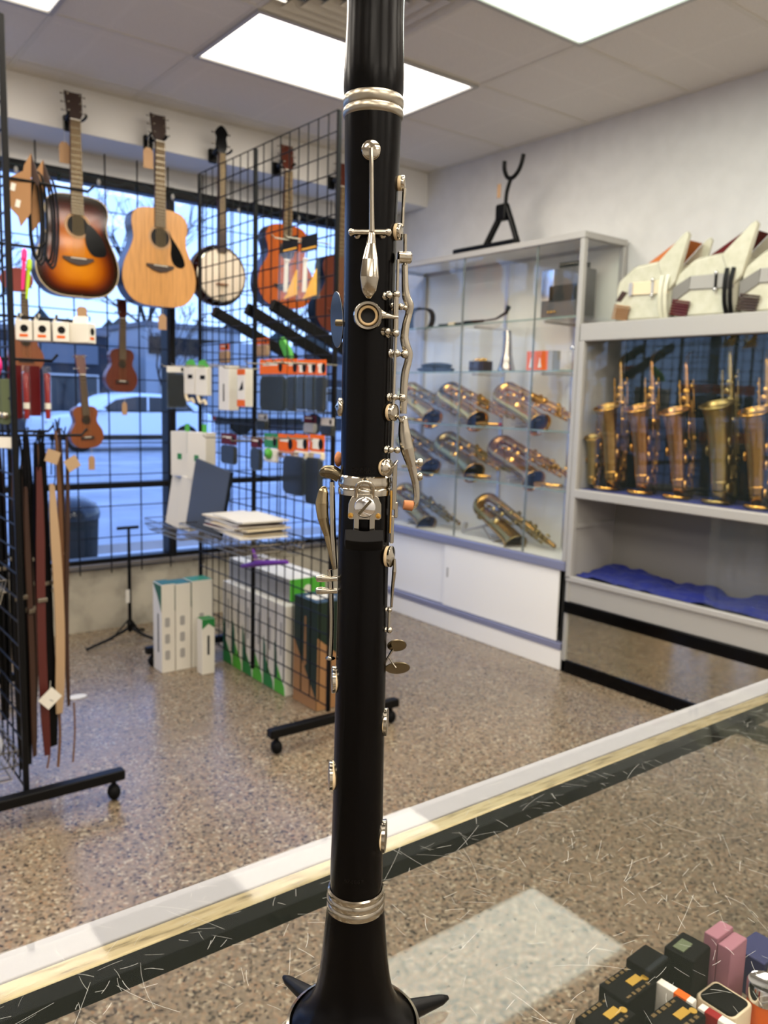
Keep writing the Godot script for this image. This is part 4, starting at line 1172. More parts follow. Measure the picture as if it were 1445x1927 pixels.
func window_wall_goods() -> void:
	var zf := -4.27
	var g1 := {"h": 0.487, "w": 0.405, "depth": 0.10, "side": "side_wood", "burst": true, "binding": true, "hole": 0.342, "hole_r": 0.051, "rosette": "tag_paper", "bridge": 0.180, "bridge_w": 0.15, "nut": 0.834, "head": 0.135, "neck_w": 0.056, "head_mat": "rosewood",
		"guard": [Vector2(0.046, 0.360), Vector2(0.085, 0.335), Vector2(0.125, 0.285), Vector2(0.142, 0.230), Vector2(0.125, 0.205), Vector2(0.075, 0.205), Vector2(0.045, 0.240), Vector2(0.036, 0.290), Vector2(0.046, 0.360)], "lean": 0.0}
	guitar("acoustic_guitar", "sunburst acoustic guitar with black pickguard hanging at the left of the window", "guitar", Vector3(1.330, 1.865, zf), g1, "instruments hanging before the window")
	var g2 := g1.duplicate()
	g2.burst = false
	g2.binding = false
	g2.top = "spruce"
	g2.h = 0.50
	g2.hole = 0.354
	g2.bridge = 0.205
	g2.nut = 0.832
	g2.head = 0.14
	g2.lean = -0.008
	g2.guard = [Vector2(0.045, 0.400), Vector2(0.062, 0.365), Vector2(0.110, 0.300), Vector2(0.138, 0.235), Vector2(0.118, 0.210), Vector2(0.078, 0.222), Vector2(0.058, 0.270), Vector2(0.060, 0.330), Vector2(0.045, 0.400)]
	guitar("acoustic_guitar", "natural pale spruce acoustic guitar with black teardrop pickguard", "guitar", Vector3(1.752, 1.854, zf), g2, "instruments hanging before the window")
	var g3 := {"h": 0.47, "w": 0.375, "depth": 0.095, "waist": true, "side": "side_wood", "top": "cedar", "hole": 0.325, "hole_r": 0.043, "rosette": "rosewood", "bridge": 0.12, "bridge_w": 0.17, "nut": 0.770, "head": 0.145, "neck_w": 0.056, "head_mat": "koa_dark", "lean": -0.012}
	guitar("classical_guitar", "orange-topped classical guitar behind the grid rack and yellow packets", "guitar", Vector3(2.520, 1.915, zf), g3, "instruments hanging before the window")
	var g4 := g3.duplicate()
	g4.h = 0.46
	g4.w = 0.36
	g4.side = "leather_black"
	g4.top = "koa_dark"
	g4.nut = 0.86
	g4.hole_r = 0.0
	g4.hole = 0.3
	g4.neck = "leather_brown"
	guitar("acoustic_guitar", "dark sunburst guitar half hidden behind the clarinet's left edge", "guitar", Vector3(2.905, 1.80, zf), g4, "instruments hanging before the window")
	# banjo
	var b := thing("banjo", "five-string banjo with pale skin head hanging behind the grid rack", "banjo", Vector3(2.106, 2.055, zf), 0.0, "instruments hanging before the window")
	var xf := axis(Vector3(0, 0, 1), Vector3(0, 0, 0))
	part(b, "resonator", mb().lathe([Vector2(0, -0.10), Vector2(0.13, -0.098), Vector2(0.162, -0.08), Vector2(0.166, -0.03), Vector2(0.160, -0.028)], xf, 48), M.leather_brown)
	part(b, "rim", mb().lathe([Vector2(0.142, -0.08), Vector2(0.142, 0.004), Vector2(0.138, 0.008)], xf, 48), M.mahogany)
	part(b, "skin_head", mb().lathe([Vector2(0.142, 0.004), Vector2(0.136, 0.007), Vector2(0, 0.007)], xf, 48), M.banjo_skin, "pale skin head")
	part(b, "tension_hoop", mb().lathe([Vector2(0.139, 0.002), Vector2(0.147, 0.003), Vector2(0.147, 0.011), Vector2(0.141, 0.012), Vector2(0.139, 0.008)], xf, 48), M.nickel)
	for i in 20:
		var t := TAU * i / 20
		part(b, "tension_hook", mb().tube([Vector3(cos(t) * 0.145, sin(t) * 0.145, 0.012), Vector3(cos(t) * 0.152, sin(t) * 0.152, 0.010), Vector3(cos(t) * 0.152, sin(t) * 0.152, -0.03)], 0.0028, 6), M.nickel)
	part(b, "neck", mb().prism([Vector2(-0.026, 0.13), Vector2(0.026, 0.13), Vector2(0.018, 0.64), Vector2(-0.018, 0.64)], 0.026, Transform3D(Basis.IDENTITY, Vector3(0, 0, -0.012)), 0.006), M.mahogany)
	part(b, "fretboard", mb().prism([Vector2(-0.027, 0.12), Vector2(0.027, 0.12), Vector2(0.019, 0.64), Vector2(-0.019, 0.64)], 0.004, Transform3D(Basis.IDENTITY, Vector3(0, 0, 0.0145)), 0.0), M.rosewood)
	part(b, "headstock", mb().prism(curve([Vector2(-0.018, 0.64), Vector2(-0.034, 0.68), Vector2(-0.028, 0.72), Vector2(-0.036, 0.75), Vector2(0, 0.785), Vector2(0.036, 0.75), Vector2(0.028, 0.72), Vector2(0.034, 0.68), Vector2(0.018, 0.64)], 4), 0.014, Transform3D(Basis.IDENTITY, Vector3(0, 0, -0.006)), 0.002), M.black_gloss)
	for s in [-1.0, 1.0]:
		for y in [0.685, 0.745]:
			part(b, "tuner", mb().tube([Vector3(s * 0.02, y, 0.0), Vector3(s * 0.045, y, -0.004)], 0.003, 6).ball(Vector3(s * 0.050, y, -0.004), Vector3(0.008, 0.006, 0.004), 8), M.nickel)
	part(b, "bridge", mb().box(Vector3(0, -0.05, 0.014), Vector3(0.07, 0.006, 0.014)), M.koa)
	part(b, "tailpiece", mb().box(Vector3(0, -0.125, 0.012), Vector3(0.03, 0.04, 0.006), Basis.IDENTITY, 0.002), M.nickel)
	for i in 5:
		part(b, "string", mb().tube([Vector3(-0.012 + i * 0.006, -0.11, 0.016), Vector3(-0.012 + i * 0.006, 0.64, 0.0205)], 0.0006, 4), M.string_metal)
	for e in [[1.333, 2.70, "sunburst guitar"], [1.742, 2.69, "pale spruce guitar"], [2.112, 2.695, "banjo"], [2.512, 2.70, "orange classical guitar"], [2.90, 2.69, "dark guitar beside the clarinet"]]:
		hanger(Vector3(e[0], e[1] + 0.012, -4.398), "black yoke hanger holding the " + e[2])
	# ukuleles on the window grille
	var u := {"h": 0.225, "w": 0.175, "depth": 0.06, "waist": true, "side": "koa_dark", "top": "koa", "hole": 0.150, "hole_r": 0.022, "rosette": "koa_dark", "bridge": 0.055, "bridge_w": 0.07, "uke": true, "nut": 0.390, "head": 0.105, "neck_w": 0.036, "pegs": 2, "neck": "koa_dark", "head_mat": "koa_dark"}
	u.lean = 0.06
	guitar("ukulele", "light orange ukulele hanging low on the window grille", "ukulele", Vector3(1.434, 1.095, -4.50), u, "ukuleles on the window grille")
	var u2 := u.duplicate()
	u2.top = "koa_dark"
	u2.h = 0.235
	u2.lean = -0.03
	u2.nut = 0.395
	guitar("ukulele", "dark brown ukulele hanging below the pale spruce guitar", "ukulele", Vector3(1.622, 1.40, -4.50), u2, "ukuleles on the window grille")
	var u3 := u.duplicate()
	u3.lean = 0.0
	guitar("ukulele", "ukulele body peeking above the red packets at the left rack", "ukulele", Vector3(1.13, 1.49, -4.50), u3, "ukuleles on the window grille")
	# price tags
	hang_tag(Vector3(1.668, 2.625, -4.20), 0.052, 0.10, 0.10, "brown price tag beside the spruce guitar's neck")
	hang_tag(Vector3(1.288, 2.60, -4.31), 0.05, 0.10, 0.10, "brown price tag behind the sunburst guitar's neck")
	hang_tag(Vector3(1.334, 1.815, -4.24), 0.05, 0.055, 0.055, "manila price tag under the sunburst guitar")
	hang_tag(Vector3(1.752, 1.812, -4.24), 0.045, 0.080, 0.045, "manila price tag under the spruce guitar")
	hang_tag(Vector3(1.434, 1.055, -4.45), 0.034, 0.075, 0.045, "manila price tag under the light orange ukulele")
	hang_tag(Vector3(1.618, 1.345, -4.45), 0.028, 0.07, 0.06, "faded price tag under the dark ukulele")
	# wire grille before the window
	for e in [[0.30, 1.96, "black wire grille before the window behind the guitars"], [2.08, 3.42, "black wire grille before the window right of the mullion"]]:
		var o := thing("window_grille", e[2], "wire grille", Vector3(e[0], 0, -4.60), 0.0, "wire grilles before the window")
		var wd: float = e[1] - e[0]
		var n := int(wd / 0.178)
		var vm := mb().tube([Vector3(0, 0.37, 0), Vector3(0, 2.66, 0)], 0.0042, 6).mesh()
		var hm := mb().tube([Vector3(0, 0, 0.006), Vector3(wd, 0, 0.006)], 0.003, 6).mesh()
		for i in n + 1:
			part(o, "bar", vm, M.black_steel).position = Vector3(wd - i * 0.178 - 0.02, 0, 0)
		for i in 13:
			part(o, "wire", hm, M.black_steel).position = Vector3(0, 0.40 + i * 0.1785, 0)
	# string of small unlit lamps along the window head
	var sl := thing("string_lights", "string of small unlit bulbs along the top of the window", "string lights", Vector3(0.2, 2.555, -4.68))
	var cp := []
	for i in 61:
		cp.append(Vector3(i * 0.053, 0.012 * sin(i * 1.3) - 0.012 * absf(sin(i * 0.52)), 0))
	part(sl, "cord", mb().tube(cp, 0.003, 5), M.dark_green)
	for i in range(2, 60, 4):
		part(sl, "bulb", mb().ball(cp[i] + Vector3(0, -0.024, 0), Vector3(0.011, 0.019, 0.011), 8), M.white_card if i % 8 == 2 else M.dark_green)
	# folding stand on the floor by the window
	var st := thing("saxophone_stand", "thin black tripod stand on the floor under the window", "instrument stand", Vector3(1.62, 0, -4.42))
	part(st, "pole", mb().tube([Vector3(0, 0.06, 0), Vector3(0, 0.42, 0), Vector3(0, 0.655, 0)], [0.011, 0.010, 0.008], 10), M.black_steel)
	part(st, "top_bar", mb().tube([Vector3(-0.065, 0.655, 0), Vector3(0.055, 0.655, 0)], 0.009, 8), M.black_steel)
	part(st, "collar", mb().lathe([Vector2(0.013, 0.08), Vector2(0.017, 0.085), Vector2(0.017, 0.115), Vector2(0.013, 0.12)], Transform3D.IDENTITY, 14), M.black_plastic)
	for e in [[Vector3(-0.26, 0.012, 0.05), 1], [Vector3(0.13, 0.012, 0.10), 1], [Vector3(0.14, 0.012, -0.16), 1]]:
		var lg := mb()
		lg.tube([Vector3(0, 0.085, 0), (e[0] as Vector3) * 0.5 + Vector3(0, 0.035, 0), e[0]], 0.0085, 8)
		lg.tube([(e[0] as Vector3) * 0.45 + Vector3(0, 0.03, 0), Vector3(0, 0.14, 0)], 0.005, 6)
		part(st, "leg", lg, M.black_steel)
	part(st, "tag", mb().box(Vector3(-0.016, 0.27, 0.014), Vector3(0.022, 0.075, 0.001)), M.white_card, "white price tag")
	single("paper_slip", mb().prism(ell(0.045, 0.03, 12), 0.002, Transform3D(Basis(Vector3(1, 0, 0), Vector3(0, 0, -1), Vector3(0, 1, 0)), Vector3.ZERO)), M.white_card, "crumpled white paper slip on the floor beside the straps", "paper", Vector3(1.11, 0.001, -3.72))

func grid_rack(label: String, x: float, posts: Array, top: float, foot: Vector2, foot_z: Array) -> Node3D:
	# gridwall panels standing along z at x, on cross feet with castors
	var z0: float = posts[0]
	var o := thing("grid_rack", label, "display rack", Vector3(x, 0, z0), 0.0)
	var y0 := 0.115
	for z in posts:
		part(o, "post", mb().box(Vector3(0, (top + 0.09) / 2, z - z0), Vector3(0.018, top - 0.09, 0.018), Basis.IDENTITY, 0.004), M.black_steel)
	for k in posts.size() - 1:
		var a: float = posts[k] - z0
		var b: float = posts[k + 1] - z0
		var n := int(round((a - b) / 0.0765))
		var vm := mb().tube([Vector3(0, y0, 0), Vector3(0, top, 0)], 0.0032, 6, 1.0, Vector3.ZERO, false).mesh()
		for i in range(1, n):
			part(o, "wire", vm, M.black_steel).position = Vector3(0, 0, a + (b - a) * i / n)
		var hm := mb().tube([Vector3(-0.005, 0, a), Vector3(-0.005, 0, b)], 0.0032, 6, 1.0, Vector3.ZERO, false).mesh()
		var m := int((top - y0) / 0.0765)
		for i in m + 1:
			part(o, "wire", hm, M.black_steel).position = Vector3(0, top - i * (top - y0) / m, 0)
	for z in foot_z:
		var f := part(o, "foot", mb().box(Vector3((foot.x + foot.y) / 2 - x, 0.088, z - z0), Vector3(foot.y - foot.x, 0.036, 0.04), Basis.IDENTITY, 0.004), M.black_steel)
		for fx in [foot.x + 0.035, foot.y - 0.035]:
			var c := mb()
			c.box(Vector3(fx - x, 0.060, z - z0), Vector3(0.012, 0.028, 0.016))
			c.ball(Vector3(fx - x, 0.029, z - z0), Vector3(0.022, 0.029, 0.029), 14)
			part(f, "castor", c, M.rubber)
	return o

func wire_basket(parent: Node, at: Vector3, s: Vector3) -> void:
	# open wire basket hung on a rack, its back at at
	var w := mb()
	for y in [0.0, s.y * 0.5, s.y]:
		var k := 0.0 if y > 0.0 else 0.02
		var p := [Vector3(-k, y, k - s.z / 2), Vector3(-s.x + k, y, k - s.z / 2), Vector3(-s.x + k, y, s.z / 2 - k), Vector3(-k, y, s.z / 2 - k), Vector3(-k, y, k - s.z / 2)]
		w.tube(p, 0.0026, 5)
	var n := int(s.z / 0.035)
	for i in n + 1:
		var z := -s.z / 2 + s.z * i / n
		w.tube([Vector3(-s.x, s.y, z), Vector3(-s.x + 0.02, 0, z * 0.96), Vector3(-0.02, 0, z * 0.96), Vector3(0, s.y, z)], 0.0016, 4)
	var o := part(parent, "wire_basket", w, M.nickel_dull)
	o.position = at

func pack(label: String, at: Vector3, w: float, h: float, hh: float, hm: String, fill: String, turn := -PI / 2, style := 0, cat := "packet", grp := "hanging packets on the grid racks") -> Node3D:
	# a header card with a bagged article below it; at is the middle of its top edge
	var o := thing("hanging_packet", label, cat, at, turn, grp)
	if hh > 0.0:
		var c := part(o, "header_card", mb().box(Vector3(0, -hh / 2, 0.006), Vector3(w, hh, 0.003)), M[hm])
		part(c, "print", mb().box(Vector3(-w * 0.1, -hh * 0.35, 0.008), Vector3(w * 0.55, hh * 0.18, 0.0008)), M.white_card)
		part(c, "picture", mb().prism(ell(hh * 0.26, hh * 0.34, 12, Vector2(w * 0.28, -hh * 0.55)), 0.001, Transform3D(Basis.IDENTITY, Vector3(0, 0, 0.0075))), M.charcoal)
		if style == 1:
			part(c, "picture_ground", mb().box(Vector3(w * 0.04, -hh * 0.55, 0.0072), Vector3(w * 0.66, hh * 0.62, 0.0012)), M.white_card)
	var ph := h - hh
	part(o, "article", mb().prism(rect(w * 0.9, ph * 0.9, minf(w, ph) * 0.16), 0.022, Transform3D(Basis.IDENTITY, Vector3(0, -hh - ph * 0.5, -0.006)), 0.007, 0.3), M[fill])
	part(o, "clear_bag", mb().box(Vector3(0, -hh - ph * 0.5, 0.006), Vector3(w, ph, 0.028), Basis.IDENTITY, 0.004), M.bag_plastic)
	return o

func carton(label: String, at: Vector3, s: Vector3, m: String, turn := 0.0, grp := "") -> Node3D:
	var o := thing("carton", label, "box", at, turn, grp)
	part(o, "box", mb().box(Vector3(0, s.y / 2, 0), s, Basis.IDENTITY, 0.002), M[m])
	return o

func rack_b() -> void:
	var o := grid_rack("black grid rack with packets standing left of the clarinet", 1.85, [-2.75, -3.41, -3.99], 2.49, Vector2(1.53, 2.17), [-2.685, -3.955])
	# straight hooks that carry the packets
	var hk := mb().tube([Vector3(0, 0, 0), Vector3(-0.20, 0, 0), Vector3(-0.215, 0.012, 0)], 0.0028, 6).mesh()
	for e in [[2.02, -2.885], [2.01, -2.79], [1.545, -4.0 + 0.02], [1.545, -3.85], [1.545, -3.70], [1.545, -3.47], [1.53, -3.31], [1.545, -3.10], [1.545, -2.94], [1.545, -2.87], [1.54, -2.80], [1.54, -2.73], [1.215, -3.50], [1.215, -3.235], [1.235, -3.11], [1.24, -2.985], [1.245, -2.865], [1.25, -2.75]]:
		part(o, "hook", hk, M.nickel_dull).position = Vector3(0, e[0] - 0.012, e[1] + 2.75)
	# three sloping black display arms behind the packets
	for e in [[-3.78, 1.80], [-3.44, 1.79], [-3.21, 1.79]]:
		part(o, "sloping_arm", mb().box(Vector3(0.21, e[1] - 0.10, e[0] + 2.75), Vector3(0.52, 0.05, 0.03), Basis(Vector3(0, 0, 1), -0.42), 0.004), M.black_steel)
	# clear packets with yellow wedges
	for e in [[-2.885, 2.022, "clear packet with white tube and yellow card, left of two"], [-2.745, 2.01, "clear packet with yellow wedge, right of two"]]:
		var p := thing("hanging_packet", e[2] + " before the orange guitar", "packet", Vector3(1.72, e[1], e[0]), -PI / 2, "clear packets with yellow cards")
		var hc := part(p, "header_card", mb().box(Vector3(0, -0.03, 0), Vector3(0.115, 0.06, 0.002)), M.charcoal)
		part(hc, "print", mb().box(Vector3(0, -0.048, 0.0015), Vector3(0.10, 0.006, 0.0008)), M.yellow)
		part(p, "yellow_card", mb().prism([Vector2(-0.045, -0.235), Vector2(0.05, -0.225), Vector2(0.05, -0.13), Vector2(0.0, -0.185)], 0.004, Transform3D(Basis.IDENTITY, Vector3(0, 0, -0.004))), M.yellow)
		part(p, "tube", mb().tube([Vector3(-0.025, -0.21, 0.004), Vector3(-0.02, -0.10, 0.004), Vector3(-0.015, -0.085, 0.004)], [0.009, 0.008, 0.012], 10), M.white_card)
		part(p, "clear_bag", mb().prism([Vector2(-0.058, -0.06), Vector2(0.058, -0.06), Vector2(0.068, -0.24), Vector2(-0.068, -0.24)], 0.03, Transform3D(Basis.IDENTITY, Vector3(0, 0, -0.012)), 0.003), M.bag_plastic)
	# row one
	var p1 := pack("clear white clamshell with dark inside, far left of the upper row", Vector3(1.70, 1.535, -3.93), 0.11, 0.21, 0.03, "white_card", "charcoal", -0.9)
	for e in [[-3.855, 1.555, "white card with green top, left of two beside the clamshell"], [-3.715, 1.55, "white card with green top, right of two beside the clamshell"]]:
		var c := thing("hanging_card", e[2], "packet", Vector3(1.74, e[1], e[0]), -1.3, "white cards with green tops")
		part(c, "card", mb().box(Vector3(0, -0.09, 0), Vector3(0.085, 0.135, 0.03), Basis.IDENTITY, 0.003), M.white_card)
		part(c, "green_top", mb().prism([Vector2(-0.04, -0.022), Vector2(0.04, -0.022), Vector2(0.02, 0.01), Vector2(0.0, 0.015), Vector2(-0.03, 0.005)], 0.004, Transform3D.IDENTITY), M.bright_green)
		part(c, "capo", mb().tube(curve([Vector3(-0.03, -0.16, 0.01), Vector3(-0.01, -0.19, 0.012), Vector3(0.02, -0.18, 0.012), Vector3(0.03, -0.20, 0.01)], 4), 0.008, 8), M.cream)
		part(c, "printed_mark", mb().box(Vector3(0.01, -0.07, 0.0155), Vector3(0.035, 0.02, 0.0008)), M.charcoal)
	var wb := carton("white box with black line drawing hanging in the upper row", Vector3(1.75, 1.33, -3.47), Vector3(0.105, 0.20, 0.05), "white_card", -PI / 2)
	part(wb, "drawing", mb().box(Vector3(0.0, 0.08, 0.0255), Vector3(0.012, 0.08, 0.0008)), M.charcoal)
	var ob := carton("narrow box with orange ends hanging in the upper row", Vector3(1.75, 1.35, -3.31), Vector3(0.075, 0.165, 0.04), "white_card", -PI / 2)
	part(ob, "end_print", mb().box(Vector3(0, 0.015, 0.0205), Vector3(0.074, 0.03, 0.0008)), M.orange)
	part(ob, "end_print", mb().box(Vector3(0, 0.152, 0.0205), Vector3(0.074, 0.024, 0.0008)), M.orange)
	part(ob, "drawing", mb().prism([Vector2(-0.02, 0.07), Vector2(0.02, 0.075), Vector2(0.015, 0.115), Vector2(0.0, 0.095)], 0.0008, Transform3D(Basis.IDENTITY, Vector3(0, 0, 0.0203))), M.charcoal)
	pack("wide orange header packet with slate cloth, upper row", Vector3(1.76, 1.555, -3.070), 0.225, 0.225, 0.062, "orange", "slate")
	pack("narrow orange header packet with black pouch next to the wide one", Vector3(1.76, 1.552, -2.912), 0.072, 0.215, 0.062, "orange", "charcoal")
	for i in 3:
		pack(["first", "middle", "last"][i] + " of three small orange packets with black pouches, upper row", Vector3(1.76, 1.548 - i * 0.002, -2.838 + i * 0.07), 0.064, 0.205, 0.058, "orange", ["charcoal", "charcoal", "navy"][i], -PI / 2, 1)
	# small goods seen through the grid above row one
	pack("small beige and orange packet seen through the grid above the white cards", Vector3(1.93, 1.655, -3.86), 0.10, 0.10, 0.03, "orange", "tag_paper", -PI / 2)
	pack("small beige packet with orange top seen through the grid at the centre post", Vector3(1.93, 1.67, -3.47), 0.12, 0.09, 0.03, "orange", "tag_paper", -PI / 2)
	var lg := thing("hanging_packet", "lime green plastic article seen through the grid under the sloping arms", "packet", Vector3(1.93, 1.655, -3.25), -PI / 2)
	part(lg, "article", mb().prism([Vector2(-0.06, 0), Vector2(-0.02, 0.01), Vector2(0.05, -0.05), Vector2(0.06, -0.085), Vector2(0.01, -0.09), Vector2(-0.02, -0.05)], 0.02, Transform3D.IDENTITY, 0.004), M.bright_green)
	# row between: small dark packets
	for e in [[-3.30, 1.32, "grey_laminate", "charcoal", "small grey and black packet hanging between the two rows"], [-2.90, 1.325, "dark_red", "grey_laminate", "small red and grey packet hanging between the two rows"], [-2.77, 1.32, "white_card", "charcoal", "small pale packet hanging between the rows beside the clarinet"]]:
		pack(e[4], Vector3(1.84, e[1], e[0]), 0.09, 0.075, 0.03, e[2], e[3])
	# row two
	for e in [[-3.94, 0.985, "left"], [-3.74, 0.99, "right"]]:
		var c := carton("tall white box with small green print, " + e[2] + " of two in the lower row", Vector3(1.74, e[1], e[0]), Vector3(0.125, 0.225, 0.07), "white_card", -1.2, "tall white boxes on the grid rack")
		part(c, "side_print", mb().box(Vector3(-0.0626, 0.17, 0), Vector3(0.0008, 0.1, 0.068)), M.teal_green)
		part(c, "logo", mb().box(Vector3(0.0, 0.10, 0.0353), Vector3(0.03, 0.03, 0.0008)), M.green)
		part(c, "hang_tab", mb().box(Vector3(0.02, 0.245, 0.0), Vector3(0.03, 0.04, 0.002)), M.bright_green)
	pack("red header packet with slate cloth in the lower row", Vector3(1.76, 1.222, -3.475), 0.155, 0.145, 0.05, "dark_red", "slate")
	pack("red edged packet with slate cloth beside the green one", Vector3(1.76, 1.22, -3.210), 0.10, 0.15, 0.045, "dark_red", "slate")
	var gp := pack("green header packet with a bright green article", Vector3(1.76, 1.242, -3.080), 0.115, 0.125, 0.06, "green", "white_card")
	part(gp, "green_article", mb().ball(Vector3(0, -0.085, 0.02), Vector3(0.032, 0.024, 0.012), 12), M.bright_green)
	pack("orange header packet in the lower row next to the green one", Vector3(1.76, 1.245, -2.955), 0.125, 0.10, 0.07, "orange", "kraft")
	pack("orange and black packet with round picture, lower row", Vector3(1.76, 1.25, -2.835), 0.105, 0.10, 0.065, "orange", "cream", -PI / 2, 1)
	pack("orange and black packet nearest the clarinet, lower row", Vector3(1.76, 1.255, -2.720), 0.105, 0.10, 0.065, "orange", "cream", -PI / 2, 1)
	pack("large navy pouch in a clear bag below the orange packets", Vector3(1.70, 1.175, -2.790), 0.175, 0.17, 0.0, "orange", "navy")
	pack("second navy pouch in a clear bag beside the clarinet", Vector3(1.71, 1.18, -2.665), 0.11, 0.20, 0.0, "orange", "navy")
	# baskets with their contents
	wire_basket(o, Vector3(0, 0.685, -1.20), Vector3(0.24, 0.06, 0.42))
	wire_basket(o, Vector3(0, 0.725, -0.56), Vector3(0.26, 0.06, 0.72))
	var lean := carton("white box leaning in the far wire basket", Vector3(1.73, 0.715, -4.04), Vector3(0.10, 0.26, 0.05), "white_card", -1.25, "white boxes leaning in the basket")
	lean.rotation.z = -0.22
	lean = carton("second white box leaning in the far wire basket beside the grey folder", Vector3(1.73, 0.715, -3.90), Vector3(0.10, 0.27, 0.05), "white_card", -1.25, "white boxes leaning in the basket")
	lean.rotation.z = -0.16
	var fo := thing("plastic_folder", "grey plastic folder leaning in the wire basket", "folder", Vector3(1.70, 0.738, -3.64), -1.25)
	fo.rotation.z = -0.22
	part(fo, "cover", mb().box(Vector3(0, 0.17, 0), Vector3(0.24, 0.34, 0.012), Basis.IDENTITY, 0.003), M.folder)
	part(fo, "spine", mb().box(Vector3(0.122, 0.17, 0), Vector3(0.012, 0.34, 0.018), Basis.IDENTITY, 0.003), M.slate)
	for i in 9:
		var w := 0.30 - 0.01 * (i % 3)
		var b := thing("magazine", "thin %s magazine number %s from the bottom of the stack in the basket" % [["white", "grey", "red", "white", "cream", "red", "grey", "white", "white"][i], ["one", "two", "three", "four", "five", "six", "seven", "eight", "nine"][i]], "magazine", Vector3(1.72 + 0.006 * (i % 2), 0.795 + i * 0.0082, -3.20 - 0.03 * ((i * 5) % 4)), 0.05 * ((i * 7) % 5) - 0.1, "magazines stacked in the wire basket")
		part(b, "pages", mb().strip([Vector3(0, 0.004, -0.16), Vector3(0, 0.002 + 0.0004 * i, 0.0), Vector3(0, 0.003, 0.10), Vector3(0, 0.004 + 0.0006 * i, 0.16)], 0.22, 0.006, Vector3(1, 0, 0)), M[["white_card", "cream", "white_card"][i % 3]])
		part(b, "cover", mb().strip([Vector3(0, 0.0074, -0.16), Vector3(0, 0.0054 + 0.0004 * i, 0.0), Vector3(0, 0.0064, 0.10), Vector3(0, 0.0074 + 0.0006 * i, 0.16)], 0.221, 0.0008, Vector3(1, 0, 0)), M[["white_card", "grey_laminate", "dark_red", "white_card", "cream", "dark_red", "grey_laminate", "white_card", "white_card"][i]])
	var pu := thing("plastic_hanger", "purple plastic clip bar hanging under the wire basket", "hanger", Vector3(1.66, 0.675, -2.97), -PI / 2)
	part(pu, "bar", mb().tube([Vector3(-0.19, -0.015, 0), Vector3(-0.05, 0.022, 0), Vector3(0.19, 0.07, 0)], [0.008, 0.014, 0.008], 10), M.purple)
	part(pu, "stub", mb().tube([Vector3(-0.06, 0.02, 0), Vector3(-0.075, 0.05, 0), Vector3(-0.095, 0.075, 0)], [0.012, 0.010, 0.007], 10), M.purple)
	# cartons on the floor
	for e in [[1.596, 0.455, 0.070, "tall white stand carton with teal corner, leftmost on the floor", "teal_green"], [1.676, 0.45, 0.082, "tall white stand carton second from the left", "teal_green"], [1.780, 0.455, 0.115, "tall white stand carton third from the left, beside the rack", "green"]]:
		var c := carton(e[3], Vector3(e[0], 0, -3.875), Vector3(e[2], e[1], 0.11), "white_card", 0.0, "white stand cartons on the floor")
		part(c, "top_print", mb().box(Vector3(0, e[1] + 0.0003, 0), Vector3(e[2] - 0.004, 0.001, 0.106)), M[e[4]])
		part(c, "corner_print", mb().prism([Vector2(-0.053, e[1] - 0.004), Vector2(0.053, e[1] - 0.004), Vector2(0.053, e[1] - 0.14), Vector2(0.0, e[1] - 0.06)], 0.0008, Transform3D(Basis(Vector3(0, 0, 1), Vector3(0, 1, 0), Vector3(-1, 0, 0)), Vector3(-e[2] / 2, 0, 0))), M.teal_green)
		for k in 3:
			part(c, "drawing", mb().prism(rect(0.026, 0.05, 0.008), 0.0006, Transform3D(Basis.IDENTITY, Vector3(-0.005, 0.09 + k * 0.085, 0.055))), M.grey_laminate)
		part(c, "side_lettering", mb().box(Vector3(-e[2] / 2 - 0.0004, 0.2, 0.01), Vector3(0.0006, 0.2, 0.014)), M.slate)
	var sc := carton("small white carton with green arrow top standing in front of the others", Vector3(1.752, 0, -3.72), Vector3(0.07, 0.285, 0.06), "white_card")
	part(sc, "top_print", mb().box(Vector3(0, 0.2853, 0), Vector3(0.068, 0.001, 0.058)), M.green)
	part(sc, "front_print", mb().prism([Vector2(-0.034, 0.284), Vector2(0.034, 0.284), Vector2(0.034, 0.235), Vector2(0, 0.262), Vector2(-0.034, 0.235)], 0.0008, Transform3D(Basis.IDENTITY, Vector3(0, 0, 0.03))), M.green)
	part(sc, "lettering", mb().box(Vector3(0, 0.15, 0.0304), Vector3(0.012, 0.1, 0.0008)), M.slate)
	for i in 6:
		var c := carton("white stand carton with green swoosh behind the grid, %s from the window" % ["first", "second", "third", "fourth", "fifth", "sixth"][i], Vector3(2.05, 0, -3.795 + i * 0.108), Vector3(0.105, 0.435, 0.28), "white_card", -PI / 2, "white stand cartons behind the grid")
		part(c, "swoosh", mb().prism([Vector2(-0.05, 0.002), Vector2(0.05, 0.002), Vector2(0.045, 0.04), Vector2(0.0, 0.10), Vector2(-0.05, 0.17)], 0.0008, Transform3D(Basis.IDENTITY, Vector3(0, 0, 0.14))), M.bright_green if i % 2 else M.green)
		part(c, "dark_swoosh", mb().prism([Vector2(-0.05, 0.06), Vector2(-0.02, 0.08), Vector2(-0.03, 0.20), Vector2(-0.05, 0.25)], 0.0012, Transform3D(Basis.IDENTITY, Vector3(0, 0, 0.14))), M.teal_green)
		part(c, "lettering", mb().box(Vector3(0.01, 0.27, 0.1405), Vector3(0.016, 0.16, 0.0008)), M.grey_laminate)
	var tc := carton("long white carton with bright green end lying on the stand cartons", Vector3(2.06, 0.437, -3.565), Vector3(0.20, 0.11, 0.62), "white_card")
	part(tc, "end_print", mb().box(Vector3(0, 0.055, 0.3104), Vector3(0.198, 0.108, 0.0008)), M.bright_green)
	part(tc, "side_print", mb().box(Vector3(-0.1004, 0.055, 0), Vector3(0.0008, 0.108, 0.618)), M.grey_laminate)
